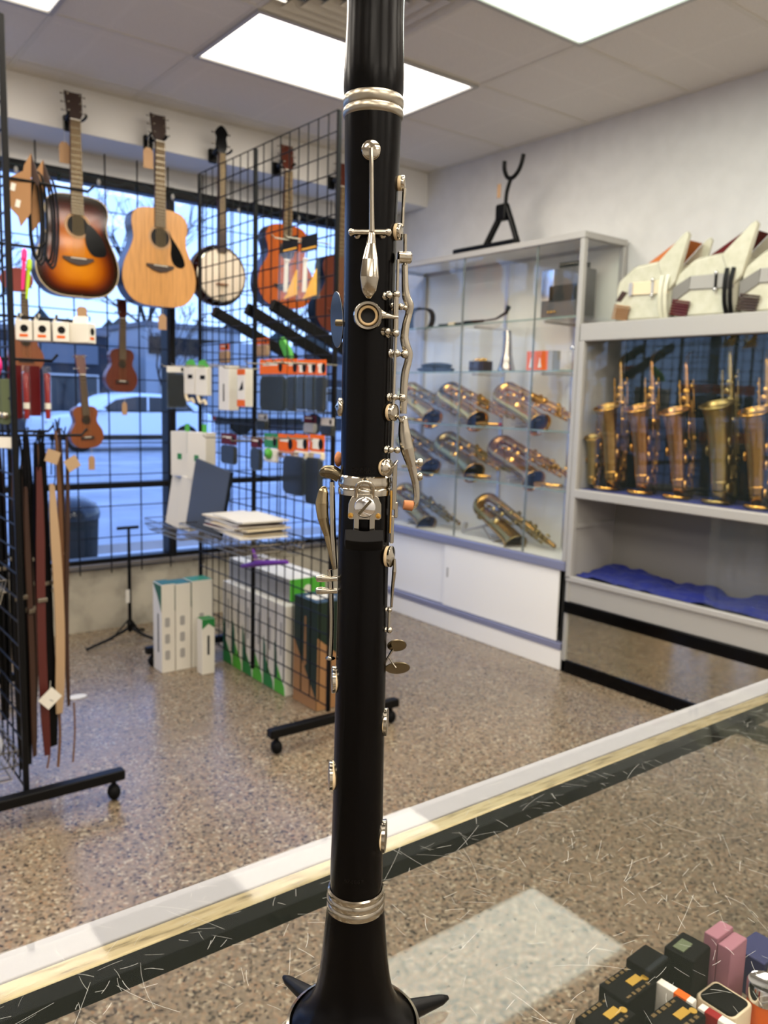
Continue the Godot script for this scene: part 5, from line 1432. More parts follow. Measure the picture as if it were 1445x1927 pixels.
	part(tc, "logo", mb().prism(ell(0.022, 0.022, 16), 0.0008, Transform3D(Basis.IDENTITY, Vector3(0, 0.055, 0.3107))), M.white_card)
	var dc := carton("dark green and kraft carton with white top label behind the near end of the grid", Vector3(2.03, 0, -3.065), Vector3(0.20, 0.50, 0.20), "dark_green")
	part(dc, "top_label", mb().box(Vector3(-0.02, 0.5004, 0.0), Vector3(0.11, 0.001, 0.09)), M.white_card)
	part(dc, "kraft_print", mb().prism([Vector2(-0.098, 0.002), Vector2(0.098, 0.002), Vector2(0.098, 0.05), Vector2(-0.098, 0.30)], 0.0008, Transform3D(Basis(Vector3(0, 0, 1), Vector3(0, 1, 0), Vector3(-1, 0, 0)), Vector3(-0.1, 0, 0))), M.kraft)
	part(dc, "kraft_print", mb().prism([Vector2(-0.098, 0.002), Vector2(0.098, 0.002), Vector2(0.098, 0.18), Vector2(-0.098, 0.34)], 0.0008, Transform3D(Basis.IDENTITY, Vector3(0, 0, 0.1))), M.kraft)
	part(dc, "side_drawing", mb().prism([Vector2(-0.01, 0.18), Vector2(0.012, 0.2), Vector2(0.006, 0.42), Vector2(-0.004, 0.42)], 0.001, Transform3D(Basis(Vector3(0, 0, 1), Vector3(0, 1, 0), Vector3(-1, 0, 0)), Vector3(-0.1002, 0, 0))), M.kraft)
	carton("plain brown carton standing behind the dark green one", Vector3(2.19, 0, -2.98), Vector3(0.08, 0.47, 0.18), "kraft")

func rack_a() -> void:
	var o := grid_rack("black grid rack hung with straps at the left edge of the picture", 0.637, [-2.70, -3.31, -3.92], 2.47, Vector2(0.33, 0.95), [-2.675, -3.90])
	# carrying arms on the far side
	for e in [[1.245, -2.95, 0.30], [1.245, -3.25, 0.27], [2.075, -2.95, 0.34], [1.64, -2.98, 0.32], [1.50, -3.0, 0.22], [1.87, -2.97, 0.18]]:
		part(o, "arm", mb().tube([Vector3(0, e[0], e[1] + 2.70), Vector3(e[2] - 0.02, e[0], e[1] + 2.70), Vector3(e[2], e[0] + 0.022, e[1] + 2.70)], 0.005, 8), M.black_steel)
	# leather and woven straps
	var straps := [
		[0.686, -2.93, 0.020, 1.16, 0.10, "leather_tan", 0.3, "narrow tan strap nearest the rack post"],
		[0.704, -2.97, 0.016, 1.20, 0.12, "leather_brown", 0.2, "narrow brown strap second from the rack post"],
		[0.716, -3.04, 0.016, 1.20, 0.62, "red", 0.2, "short bright red strap among the dark ones"],
		[0.727, -2.94, 0.026, 1.20, 0.16, "leather_black", 0.4, "black strap beside the bright red one"],
		[0.740, -3.00, 0.014, 1.16, 0.55, "teal_green", 0.2, "short green strap left of the rust red one"],
		[0.755, -2.90, 0.030, 1.14, 0.12, "leather_red", 0.15, "wide rust red leather strap"],
		[0.770, -2.98, 0.022, 1.22, 0.30, "navy", 0.4, "navy woven strap behind the rust red one"],
		[0.783, -2.94, 0.036, 1.22, 0.13, "leather_black", 0.3, "wide black strap with rounded end"],
		[0.798, -3.00, 0.024, 1.22, 0.40, "charcoal", 0.4, "charcoal strap behind the cream one"],
		[0.812, -2.93, 0.034, 1.08, 0.25, "leather_cream", 0.2, "cream leather strap with brown end"],
		[0.829, -2.95, 0.018, 1.26, 0.24, "leather_tan", 0.5, "tan strap right of the cream one"],
		[0.842, -2.97, 0.018, 1.27, 0.28, "leather_brown", 0.4, "dark brown strap second from the right"],
		[0.856, -2.95, 0.016, 1.24, 0.26, "leather_brown", 0.4, "dark brown strap at the right end of the rail"]]
	var dark := ["leather_black", "charcoal", "leather_brown", "leather_black", "navy", "leather_black", "leather_brown", "charcoal", "leather_black", "leather_tan", "leather_black", "dark_red"]
	for i in 12:
		straps.append([0.690 + i * 0.0165, -3.20 - 0.05 * (i % 3), 0.036, 1.22 - 0.02 * (i % 4), 0.16 + 0.05 * ((i * 5) % 4), dark[i], 0.3, "%s strap on the rear strap rail, %s from the rack" % [["black", "charcoal", "dark brown", "black", "navy", "black", "dark brown", "charcoal", "black", "tan", "black", "dark red"][i], ["first", "second", "third", "fourth", "fifth", "sixth", "seventh", "eighth", "ninth", "tenth", "eleventh", "twelfth"][i]]])
	for i in 6:
		straps.append([0.664 + i * 0.011, -2.86 - 0.03 * (i % 2), 0.022, 1.20 - 0.03 * i, 0.10 + 0.04 * (i % 3), ["leather_black", "leather_brown", "leather_black", "charcoal", "leather_brown", "leather_black"][i], 0.5, "narrow %s strap close behind the grid, %s from the post" % [["black", "brown", "black", "charcoal", "brown", "black"][i], ["first", "second", "third", "fourth", "fifth", "sixth"][i]]])
	for e in straps:
		var s := thing("guitar_strap", e[7], "strap", Vector3(e[0], 0, e[1]), e[6], "guitar straps on the left rack")
		var p := []
		for i in 9:
			var f := i / 8.0
			p.append(Vector3(0.006 * sin(f * 5.0 + e[0] * 60.0), lerpf(e[3], e[4], f), 0.008 * sin(f * 3.0 + e[0] * 31.0)))
		var ws := []
		for i in 9:
			ws.append(e[2] * (0.55 if i == 0 else 0.8 if i == 1 else 1.0 if i < 8 else 0.7))
		part(s, "band", mb().strip(p, ws, 0.004, Vector3(1, 0, 0)), M[e[5]])
		part(s, "loop", mb().tube(curve([Vector3(0, e[3] - 0.01, 0), Vector3(0.004, e[3] + 0.035, 0.006), Vector3(0, 1.252, 0), Vector3(-0.004, e[3] + 0.03, -0.006)], 3), 0.0022, 6), M.black_plastic)
		if e[2] > 0.016:
			part(s, "buckle", mb().box(Vector3(0, lerpf(e[3], e[4], 0.45), 0.004), Vector3(e[2] * 1.15, 0.014, 0.008), Basis.IDENTITY, 0.002), M.nickel_dull)
	for e in [[0.800, 0.045, 0.26, 0.010, "hanging tan strap end curling above the floor"], [0.853, 0.05, 0.27, 0.006, "thin brown strap tail hanging lowest at the right"], [0.762, 0.05, 0.14, 0.007, "thin tan tail below the rust red strap"]]:
		single("strap_tail", mb().strip(curve([Vector3(0.018, e[2], 0), Vector3(0.016, (e[1] + e[2]) / 2, 0.004), Vector3(0.0, e[1], 0.012)], 5), [e[3]], 0.003, Vector3(1, 0, 0)) if false else mb().strip(curve([Vector3(0.018, e[2], 0), Vector3(0.016, (e[1] + e[2]) / 2, 0.004), Vector3(0.0, e[1], 0.012)], 5), e[3], 0.003, Vector3(1, 0, 0)), M.leather_tan, e[4], "strap end", Vector3(e[0], 0, -2.95), 0.3)
	var dt := thing("price_card", "square white price card hung cornerwise on the rust red strap", "price card", Vector3(0.762, 0.338, -2.86))
	part(dt, "card", mb().box(Vector3.ZERO, Vector3(0.062, 0.052, 0.001), Basis(Vector3(0, 0, 1), 0.72)), M.white_card)
	part(dt, "scribble", mb().box(Vector3(0.004, -0.008, 0.0008), Vector3(0.014, 0.004, 0.0006), Basis(Vector3(0, 0, 1), -0.6)), M.grey_laminate)
	part(dt, "thread", mb().tube([Vector3(0, 0.03, 0), Vector3(0.006, 0.06, -0.01)], 0.0008, 4), M.white_card)
	for e in [[0.803, 1.175, -0.35, "pale price card at the strap rail, left of two"], [0.868, 1.150, 0.5, "pale price card at the strap rail, right of two"]]:
		single("price_card", mb().box(Vector3.ZERO, Vector3(0.048, 0.044, 0.001), Basis(Vector3(0, 0, 1), e[2])), M.leather_cream, e[3], "price card", Vector3(e[0], e[1], -2.90), 0.2)
	# folded brown cards with cables
	for i in 2:
		var x: float = [0.775, 0.826][i]
		var c := thing("hang_card", ["folded brown cardboard hanger with white stickers", "second folded brown cardboard hanger behind the first"][i], "card hanger", Vector3(x, 2.165, -2.95 - 0.05 * i), -0.1, "folded cardboard hangers with cables")
		part(c, "front_leaf", mb().prism([Vector2(0, 0), Vector2(-0.022, -0.040), Vector2(-0.026, -0.060), Vector2(-0.072, -0.088), Vector2(-0.066, -0.185), Vector2(-0.046, -0.205), Vector2(-0.038, -0.238), Vector2(-0.006, -0.19)], 0.0025, Transform3D.IDENTITY), M.kraft)
		part(c, "back_leaf", mb().prism([Vector2(0.002, 0), Vector2(0.034, -0.082), Vector2(0.028, -0.105), Vector2(0.0, -0.075)], 0.0025, Transform3D(Basis(Vector3.UP, -0.9), Vector3(0, 0, -0.004))), M.leather_brown)
		if i == 0:
			for q in [[-0.058, -0.115], [-0.045, -0.165]]:
				part(c, "sticker", mb().box(Vector3(q[0], q[1], 0.0032), Vector3(0.014, 0.024, 0.0008), Basis(Vector3(0, 0, 1), -0.2)), M.white_card)
		for q in 3:
			var lp := []
			for k in 17:
				var t := TAU * k / 16
				lp.append(Vector3(0.012 + 0.006 * q + sin(t) * (0.018 + 0.004 * q), -0.20 - cos(t) * (0.13 + 0.01 * q), 0.008 * sin(t * 2 + q) - 0.03))
			part(c, "cable", mb().tube(lp, 0.0042, 7), M.black_plastic)
	# shakers in neon colours
	for e in [[0.694, 1.80, "lime", 0.02, "lime green neon stick at the left of the pink one"], [0.738, 1.82, "pink", -0.08, "hot pink neon stick"], [0.752, 1.79, "lime", -0.1, "lime green neon stick right of the pink one"]]:
		var s := thing("neon_stick", e[4], "stick", Vector3(e[0], e[1], -2.93), 0.0, "neon sticks on the left rack")
		s.rotation.z = e[3]
		part(s, "head", mb().tube([Vector3(0, 0.036, 0), Vector3(0, 0.028, 0), Vector3(0, 0.005, 0), Vector3(0, -0.004, 0)], [0.004, 0.0085, 0.009, 0.006], 12), M[e[2]])
		part(s, "shaft", mb().tube([Vector3(0, -0.004, 0), Vector3(0, -0.05, 0), Vector3(0.0, -0.095, 0)], [0.006, 0.0055, 0.004], 10), M[e[2]])
	single("round_pad", mb().lathe([Vector2(0, -0.004), Vector2(0.038, -0.004), Vector2(0.04, 0), Vector2(0.038, 0.004), Vector2(0, 0.004)], axis(Vector3(-0.3, 0, 1), Vector3.ZERO), 24, 1.0, 1.3), M.dusty_red, "dusty red oval drum pad behind the neon sticks", "drum pad", Vector3(0.735, 1.765, -3.02))
	# white boxes with a black disc
	for i in 4:
		var x: float = [0.730, 0.782, 0.838, 0.935][i]
		var b := thing("hanging_box", ["first white box with black disc and red print, nearest the post", "second white box with black disc and red print", "third white box with black disc and red print", "larger white box with black disc turned sideways under the sunburst guitar"][i], "box", Vector3(x, 1.565, -2.93 + 0.02 * i), [-0.42, -0.40, -0.38, 0.75][i], "white boxes with black discs on the left rack")
		var w := 0.052 if i < 3 else 0.054
		part(b, "carton", mb().box(Vector3(0, 0.029, -0.035 if i < 3 else -0.055), Vector3(w, 0.066, 0.07 if i < 3 else 0.11), Basis.IDENTITY, 0.002), M.white_card)
		part(b, "disc", mb().prism(ell(0.0125, 0.0125, 20, Vector2(0.002, 0.035)), 0.0008, Transform3D.IDENTITY), M.charcoal)
		part(b, "red_print", mb().box(Vector3(0, 0.012, 0.0004), Vector3(0.026, 0.009, 0.0008)), M.orange)
		part(b, "hang_tab", mb().prism([Vector2(-w / 2, 0.06), Vector2(-w / 2 + 0.002, 0.06), Vector2(-w / 2 + 0.016, 0.085), Vector2(-w / 2 + 0.012, 0.085)], 0.05, Transform3D(Basis.IDENTITY, Vector3(0, 0, -0.055)), 0.0), M.white_card)
		part(b, "tab_window", mb().box(Vector3(-w / 2 + 0.013, 0.076, 0.0), Vector3(0.006, 0.016, 0.002)), M.charcoal)
	# red packets and clear tubes
	for e in [[0.704, 1.385, 0.028, 0.18, "flat dark red packet nearest the post"], [0.722, 1.39, 0.026, 0.18, "flat dark red packet second from the post"], [0.768, 1.395, 0.052, 0.17, "flat dark red packet between the clear tubes"]]:
		single("red_packet", mb().box(Vector3.ZERO, Vector3(e[2], e[3], 0.008), Basis.IDENTITY, 0.002), M.dark_red, e[4], "packet", Vector3(e[0], e[1], -2.99), 0.1, "dark red packets on the left rack")
	for e in [[0.737, "clear tube with a red recorder, left of two"], [0.806, "clear tube with a red recorder, right of two"]]:
		var t := thing("recorder_tube", e[1], "recorder", Vector3(e[0], 1.29, -2.95), 0.0, "red recorders in clear tubes")
		part(t, "recorder", mb().tube([Vector3(0, 0.012, 0), Vector3(0, 0.10, 0), Vector3(0, 0.165, 0)], [0.008, 0.009, 0.010], 12), M.red)
		part(t, "label", mb().lathe([Vector2(0.0102, 0.045), Vector2(0.0102, 0.065)], Transform3D.IDENTITY, 14), M.white_card)
		part(t, "clear_tube", mb().lathe([Vector2(0, 0.0), Vector2(0.012, 0.0), Vector2(0.015, 0.004), Vector2(0.014, 0.185), Vector2(0.008, 0.19)], Transform3D.IDENTITY, 18), M.bag_plastic)
	# left face of the rack: green packs with chrome balls, a red ball pack, a shelf label
	for e in [[0.625, -2.74, "green packet with a chrome ball, right of two at the picture's edge"], [0.625, -2.80, "green packet with a chrome ball, left of two at the picture's edge"]]:
		var g := thing("ball_packet", e[2], "packet", Vector3(e[0], 1.30, e[1]), -0.6, "green packets at the picture's left edge")
		part(g, "card", mb().box(Vector3(0, 0.06, 0), Vector3(0.03, 0.14, 0.006), Basis.IDENTITY, 0.002), M.olive)
		part(g, "ball", mb().ball(Vector3(0, 0.018, 0.010), Vector3.ONE * 0.011, 14), M.nickel)
	single("red_packet", mb().ball(Vector3.ZERO, Vector3(0.022, 0.04, 0.02), 14), M.pink, "pinkish red blister packet cut by the left picture edge", "packet", Vector3(0.60, 1.47, -2.76))
	single("shelf_label", mb().box(Vector3.ZERO, Vector3(0.10, 0.034, 0.002), Basis(Vector3.UP, -0.7)), M.white_card, "white shelf label strip at the left picture edge", "label", Vector3(0.60, 1.235, -2.74))
	wire_basket(o, Vector3(-0.012, 0.125, -0.22), Vector3(0.16, 0.10, 0.36))
	wire_basket(o, Vector3(-0.012, 0.70, -0.34), Vector3(0.14, 0.08, 0.44))
	var bag := mb().ball(Vector3(0, 0.05, 0), Vector3(0.055, 0.075, 0.10), 18)
	var bn := noise(14.0, FastNoiseLite.TYPE_SIMPLEX, 2, 91)
	for i in bag.v.size():
		bag.v[i] = Vector3(0, 0.05, 0) + (bag.v[i] - Vector3(0, 0.05, 0)) * (0.85 + 0.4 * bn.get_noise_3dv(bag.v[i]))
	single("plastic_bag", bag, M.bag_white, "crumpled clear plastic bag in the bottom wire basket", "bag", Vector3(0.56, 0.155, -2.90))
	# dark clutter on the left face
	for i in 7:
		pack("black accessory packet on the dark inner side of the left rack, %s from the top" % ["first", "second", "third", "fourth", "fifth", "sixth", "seventh"][i], Vector3(0.60, 2.0 - i * 0.245, -3.02 - 0.04 * (i % 3)), 0.12, 0.22, 0.05, "charcoal", "leather_black", -PI / 2)

var sax_cache := {}

func saxophone(label: String, at: Vector3, basis: Basis, m: String, mk: String, grp: String, neck := true, scale := 1.0) -> Node3D:
	# alto saxophone: bow at the origin, body tube up y, bell on the +z side
	var o := thing("saxophone", label, "saxophone", at, 0.0, grp)
	o.transform = Transform3D(basis.scaled(Vector3.ONE * scale) if scale != 1.0 else basis, at)
	if sax_cache.is_empty():
		var s := sax_cache
		s.body = mb().tube([Vector3(0, 0.055, 0), Vector3(0, 0.20, 0), Vector3(0, 0.40, 0), Vector3(0, 0.60, 0)], [0.029, 0.024, 0.018, 0.0125], 18, 1.0, Vector3(1, 0, 0), true).mesh()
		var bp := []
		var br := []
		for i in 11:
			var t := PI + PI * i / 10
			bp.append(Vector3(0, 0.055 + sin(t) * 0.050, 0.052 + cos(t) * 0.052))
			br.append(0.0295 + 0.0065 * i / 10)
		s.bow = mb().tube(bp, br, 18, 1.0, Vector3(1, 0, 0), false).mesh()
		s.bell = mb().tube([Vector3(0, 0.055, 0.104), Vector3(0, 0.16, 0.106), Vector3(0, 0.26, 0.110), Vector3(0, 0.33, 0.116), Vector3(0, 0.375, 0.124), Vector3(0, 0.40, 0.130), Vector3(0, 0.412, 0.134)], [0.036, 0.041, 0.047, 0.051, 0.056, 0.062, 0.070], 24, 1.0, Vector3(1, 0, 0), false).mesh()
		var rp := []
		var ax := Vector3(0, 0.95, 0.30).normalized()
		for i in 25:
			var t := TAU * i / 24
			rp.append(Vector3(0, 0.412, 0.134) + Vector3(1, 0, 0) * cos(t) * 0.070 + ax.cross(Vector3(1, 0, 0)) * sin(t) * 0.070)
		s.rim = mb().tube(rp, 0.0034, 8, 1.0, ax, false).mesh()
		s.neck = mb().tube(curve([Vector3(0, 0.60, 0), Vector3(0, 0.645, -0.004), Vector3(0, 0.685, -0.035), Vector3(0, 0.692, -0.085), Vector3(0, 0.672, -0.14)], 4), [0.0125, 0.0125, 0.0122, 0.012, 0.0118, 0.0115, 0.0112, 0.011, 0.0108, 0.0105, 0.0102, 0.010, 0.0098, 0.0095, 0.009, 0.0088, 0.0085], 14).mesh()
		s.mouth = mb().tube([Vector3(0, 0.680, -0.12), Vector3(0, 0.664, -0.165), Vector3(0, 0.652, -0.20)], [0.012, 0.0115, 0.005], 12).mesh()
		s.rod = mb().tube([Vector3(0, 0, 0), Vector3(0, 0.36, 0)], 0.0036, 6).mesh()
		s.stack = mb().tube([Vector3.ZERO, Vector3(0, 0.22, 0.004)], 0.0042, 6).mesh()
		s.cup = mb().lathe([Vector2(0.0, -0.004), Vector2(0.015, -0.004), Vector2(0.015, 0.003), Vector2(0.012, 0.006), Vector2(0.004, 0.007), Vector2(0.003, 0.011), Vector2(0, 0.012)], Transform3D.IDENTITY, 16).mesh()
		s.bigcup = mb().lathe([Vector2(0.024, 0), Vector2(0.024, 0.005), Vector2(0.020, 0.008), Vector2(0, 0.009)], Transform3D.IDENTITY, 20).mesh()
		s.guard = mb().tube(curve([Vector3(-0.022, 0, 0.004), Vector3(-0.018, 0, 0.018), Vector3(0, 0, 0.024), Vector3(0.018, 0, 0.018), Vector3(0.022, 0, 0.004)], 3), 0.0022, 6).mesh()
		s.band = mb().lathe([Vector2(0.0385, -0.004), Vector2(0.040, 0), Vector2(0.0385, 0.004)], Transform3D.IDENTITY, 24).mesh()
		s.brace = mb().tube(curve([Vector3(0, 0.27, 0.02), Vector3(0.012, 0.272, 0.045), Vector3(0, 0.274, 0.068)], 3), 0.004, 8).mesh()
	var s := sax_cache
	for e in ["body", "bow", "bell"]:
		part(o, e, s[e], M[m])
	part(o, "bell_rim", s.rim, M[mk])
	part(o, "brace", s.brace, M[mk])
	part(o, "bow_band", s.band, M[mk]).position = Vector3(0, 0.085, 0.105)
	if neck:
		part(o, "neck", s.neck, M[m])
		part(o, "mouthpiece", s.mouth, M.black_gloss)
	for e in [[0.030, 0.10, 0.018], [-0.030, 0.14, 0.016], [0.026, 0.20, -0.014], [-0.024, 0.20, 0.024], [0.012, 0.16, 0.030], [-0.028, 0.12, -0.010]]:
		part(o, "key_rod", s.rod, M[mk]).position = Vector3(e[0], e[1], e[2])
	var cups := [[0.0, 0.30, 1], [0.5, 0.345, 1], [-0.3, 0.39, 1], [0.4, 0.43, 1], [-0.2, 0.47, 1], [0.3, 0.505, 1], [1.6, 0.28, 1], [-1.7, 0.33, 1], [1.5, 0.41, 1], [-1.5, 0.46, 1], [1.8, 0.53, 1], [-1.2, 0.24, 1], [1.2, 0.18, 1], [2.6, 0.36, 1], [2.9, 0.26, 1], [-2.4, 0.42, 1], [-2.8, 0.52, 1], [0.9, 0.14, 1], [-0.8, 0.15, 1]]
	for e in cups:
		var d := Vector3(sin(e[0]), 0, cos(e[0]))
		var r := lerpf(0.029, 0.0125, (e[1] - 0.055) / 0.545)
		part(o, "key_cup", s.cup, M[mk]).transform = axis(d, Vector3(0, e[1], 0) + d * (r + 0.010))
	for e in [[1.45, 0.15], [1.5, 0.225], [-1.5, 0.19], [1.3, 0.03]]:
		var d := Vector3(sin(e[0]), 0, cos(e[0]))
		var k := part(o, "bell_key", s.bigcup, M[mk])
		k.transform = axis(d, Vector3(0, e[1] + 0.03, 0.106) + d * 0.045)
		part(k, "key_guard", s.guard, M[mk]).position = Vector3(0, 0.004, 0)
	# stack of touches, guards and rods that fills the space between body and bell
	for e in [[0.026, 0.10, 0.050], [-0.024, 0.13, 0.055], [0.020, 0.17, 0.060], [-0.022, 0.20, 0.048], [0.024, 0.235, 0.056], [0.0, 0.08, 0.052], [0.0, 0.15, 0.050]]:
		part(o, "stack_key", s.cup, M[mk]).transform = axis(Vector3(signf(e[0] + 0.001), 0.15, 0.25), Vector3(e[0], e[1], e[2]))
	for e in [[0.028, 0.06, 0.040], [-0.026, 0.06, 0.062], [0.010, 0.05, 0.045]]:
		part(o, "stack_rod", s.stack, M[mk]).position = Vector3(e[0], e[1], e[2])
	for i in 3:
		part(o, "palm_key", mb().ball(Vector3(-0.032, 0.46 + i * 0.036, 0.008), Vector3(0.006, 0.018, 0.011), 8), M[mk])
	return o

func glass_box_post(o: Node, x: float, z: float, y0: float, y1: float, w := 0.03) -> void:
	part(o, "post", mb().box(Vector3(x, (y0 + y1) / 2, z), Vector3(w, y1 - y0, w), Basis.IDENTITY, 0.004), M.alu_white)

func showcase() -> void:
	var z0 := -4.36
	var z1 := -2.745
	var zm := (z0 + z1) / 2
	var L := z1 - z0
	var o := thing("glass_showcase", "tall glass showcase of saxophones with white sliding doors against the right wall", "showcase", Vector3(3.32, 0, zm))
	# own frame: x 0 is the front, 0.345 the back, z from -L/2 to L/2
	var D := 0.345
	part(o, "plinth", mb().box(Vector3(D / 2, 0.055, 0), Vector3(D, 0.11, L), Basis.IDENTITY, 0.003), M.white_laminate)
	part(o, "base_back", mb().box(Vector3(D - 0.01, 0.33, 0), Vector3(0.02, 0.44, L)), M.charcoal)
	part(o, "door_track", mb().box(Vector3(0.02, 0.128, 0), Vector3(0.05, 0.036, L), Basis.IDENTITY, 0.003), M.rail_blue)
	part(o, "deck_rail", mb().box(Vector3(0.012, 0.560, 0), Vector3(0.034, 0.05, L), Basis.IDENTITY, 0.006), M.rail_blue)
	part(o, "deck", mb().box(Vector3(D / 2 + 0.01, 0.570, 0), Vector3(D - 0.02, 0.02, L - 0.01)), M.back_panel)
	var d1 := part(o, "sliding_door", mb().box(Vector3(0.014, 0.342, (-3.70 - 2.79) / 2 - zm), Vector3(0.012, 0.384, 0.91), Basis.IDENTITY, 0.002), M.white_laminate)
	part(d1, "handle_slot", mb().box(Vector3(0.0075, 0.36, -3.665 - zm), Vector3(0.002, 0.06, 0.014), Basis.IDENTITY, 0.0), M.grey_laminate)
	part(o, "sliding_door", mb().box(Vector3(0.032, 0.342, (z0 - 3.66) / 2 - zm), Vector3(0.012, 0.384, -3.66 - z0), Basis.IDENTITY, 0.002), M.white_laminate)
	part(o, "door_gap", mb().box(Vector3(0.06, 0.342, -2.768 - zm), Vector3(0.06, 0.384, 0.03)), M.bore)
	part(o, "back_panel", mb().box(Vector3(D - 0.006, 1.41, 0), Vector3(0.008, 1.66, L - 0.02)), M.back_panel)
	for z in [-L / 2 + 0.015, L / 2 - 0.015]:
		glass_box_post(o, 0.015, z, 0.585, 2.220)
		glass_box_post(o, D - 0.015, z, 0.585, 2.220)
		part(o, "top_rail", mb().box(Vector3(D / 2, 2.238, z), Vector3(D - 0.062, 0.034, 0.03), Basis.IDENTITY, 0.004), M.alu_white)
	part(o, "top_rail", mb().box(Vector3(0.015, 2.238, 0), Vector3(0.03, 0.034, L), Basis.IDENTITY, 0.004), M.alu_white)
	part(o, "top_rail", mb().box(Vector3(D - 0.015, 2.238, 0), Vector3(0.03, 0.034, L), Basis.IDENTITY, 0.004), M.alu_white)
	part(o, "top_panel", mb().box(Vector3(D / 2, 2.245, 0), Vector3(D - 0.05, 0.012, L - 0.05)), M.white_laminate)
	part(o, "side_glass", mb().box(Vector3(D / 2, 1.40, L / 2 - 0.008), Vector3(D - 0.06, 1.63, 0.005)), M.case_glass)
	# sliding glass fronts
	for e in [[-4.33, -3.62, 0.010], [-3.64, -3.05, 0.020], [-3.08, -2.765, 0.010]]:
		part(o, "glass_door", mb().box(Vector3(e[2], 1.405, (e[0] + e[1]) / 2 - zm), Vector3(0.005, 1.63, e[1] - e[0])), M.case_glass)
	for z in [-3.63, -3.065]:
		part(o, "door_edge", mb().box(Vector3(0.016, 1.405, z - zm), Vector3(0.008, 1.63, 0.008)), M.door_edge)
	for z in [-3.585, -3.045]:
		part(o, "back_upright", mb().box(Vector3(D - 0.016, 1.405, z - zm), Vector3(0.012, 1.64, 0.026), Basis.IDENTITY, 0.003), M.alu)
	for y in [1.850, 1.577, 1.262, 0.951]:
		var sh := part(o, "glass_shelf", mb().box(Vector3(0.18, y - 0.004, 0), Vector3(0.29, 0.008, L - 0.05)), M.shelf_glass)
		part(sh, "shelf_edge", mb().box(Vector3(0.034, y - 0.004, 0), Vector3(0.003, 0.0085, L - 0.05)), M.shelf_edge)
		for z in [-3.585, -3.045]:
			part(o, "shelf_bracket", mb().box(Vector3(0.20, y - 0.016, z - zm), Vector3(0.26, 0.014, 0.008)), M.alu)
	# saxophones lying on small stands, bow up to the left
	var list := [
		[1.262, -4.34, "brass", "old_brass", "gold saxophone on the third shelf behind the clarinet's keys"],
		[1.262, -3.93, "brass", "brass", "gold saxophone in the middle of the third shelf"],
		[1.262, -3.44, "brass", "brass", "bright gold saxophone at the right of the third shelf"],
		[0.951, -4.34, "old_brass", "old_brass", "worn saxophone on the fourth shelf behind the clarinet's keys"],
		[0.951, -3.94, "grey_brass", "brass", "pale gold saxophone in the middle of the fourth shelf"],
		[0.951, -3.46, "bronze", "brass", "coppery saxophone at the right of the fourth shelf"],
		[0.580, -4.36, "old_brass", "grey_brass", "worn saxophone at the bottom left of the showcase"],
		[0.580, -3.555, "old_brass", "grey_brass", "dark antique saxophone at the bottom right of the showcase"]]
	for i in list.size():
		var e: Array = list[i]
		var steep := 0.33 if i < 7 else 0.40
		var yd := Vector3(0, -sin(steep), cos(steep))
		var zd := Vector3(-0.72, -0.70 * cos(steep), -0.70 * sin(steep)).normalized()
		var xd := yd.cross(zd).normalized()
		zd = xd.cross(yd)
		saxophone(e[4], Vector3(3.53, e[0] + 0.245 if i < 7 else e[0] + 0.262, e[1]), Basis(xd, yd, zd), e[2], e[3], "saxophones in the glass showcase", false)
		var st := thing("display_stand", "small grey folding stand under the " + e[4].replace(" behind the clarinet's keys", ", half hidden").substr(0, 60), "instrument stand", Vector3(3.50, e[0] + 0.001, e[1] + 0.22), 0.0, "small grey stands in the showcase")
		part(st, "foot", mb().tube([Vector3(0, 0.012, -0.13), Vector3(0, 0.05, 0.09)], 0.008, 8), M.grey_laminate)
		part(st, "cross_foot", mb().tube([Vector3(-0.07, 0.006, -0.05), Vector3(0.07, 0.006, -0.05)], 0.006, 8), M.grey_laminate)
		part(st, "cradle", mb().tube([Vector3(0, 0.03, 0.0), Vector3(0, 0.085, 0.03)], 0.007, 8), M.grey_laminate)
	var es := thing("display_stand", "empty grey folding stand on the bottom deck of the showcase", "instrument stand", Vector3(3.48, 0.581, -3.62))
	part(es, "foot", mb().tube([Vector3(0, 0.018, -0.09), Vector3(0, 0.085, 0.13)], 0.009, 8), M.grey_laminate)
	part(es, "cradle", mb().tube([Vector3(0, 0.02, -0.08), Vector3(0, 0.075, -0.06)], 0.014, 8), M.grey_laminate)
	part(es, "prop", mb().tube([Vector3(0, 0.07, 0.09), Vector3(0, 0.006, 0.16)], 0.004, 6), M.nickel_dull)
	# loose necks and mouthpieces on the shelves
	for e in [[1.262, -4.17, "left of the third shelf"], [1.262, -3.50, "middle of the third shelf"], [0.951, -4.19, "left of the fourth shelf"], [0.951, -3.57, "middle of the fourth shelf"], [0.951, -3.02, "right of the fourth shelf"]]:
		var nk := thing("saxophone_neck", "gold saxophone neck lying at the " + e[2], "saxophone neck", Vector3(3.40, e[0] + 0.012, e[1]), 0.0, "gold necks lying on the glass shelves")
		part(nk, "crook", mb().tube(curve([Vector3(0, 0, -0.04), Vector3(0.01, 0.004, 0.0), Vector3(0.02, 0.0, 0.05), Vector3(0.05, 0.0, 0.09)], 4), 0.0105, 10), M.brass)
		part(nk, "cap", mb().ball(Vector3(0.055, 0.0, 0.10), Vector3(0.011, 0.011, 0.016), 10), M.red if e[1] == -3.50 else M.old_brass)
	# goods on the two upper shelves
	var bo := thing("strap_loop", "black padded loop standing at the left of the top shelf", "neck strap", Vector3(3.48, 1.852, -4.16))
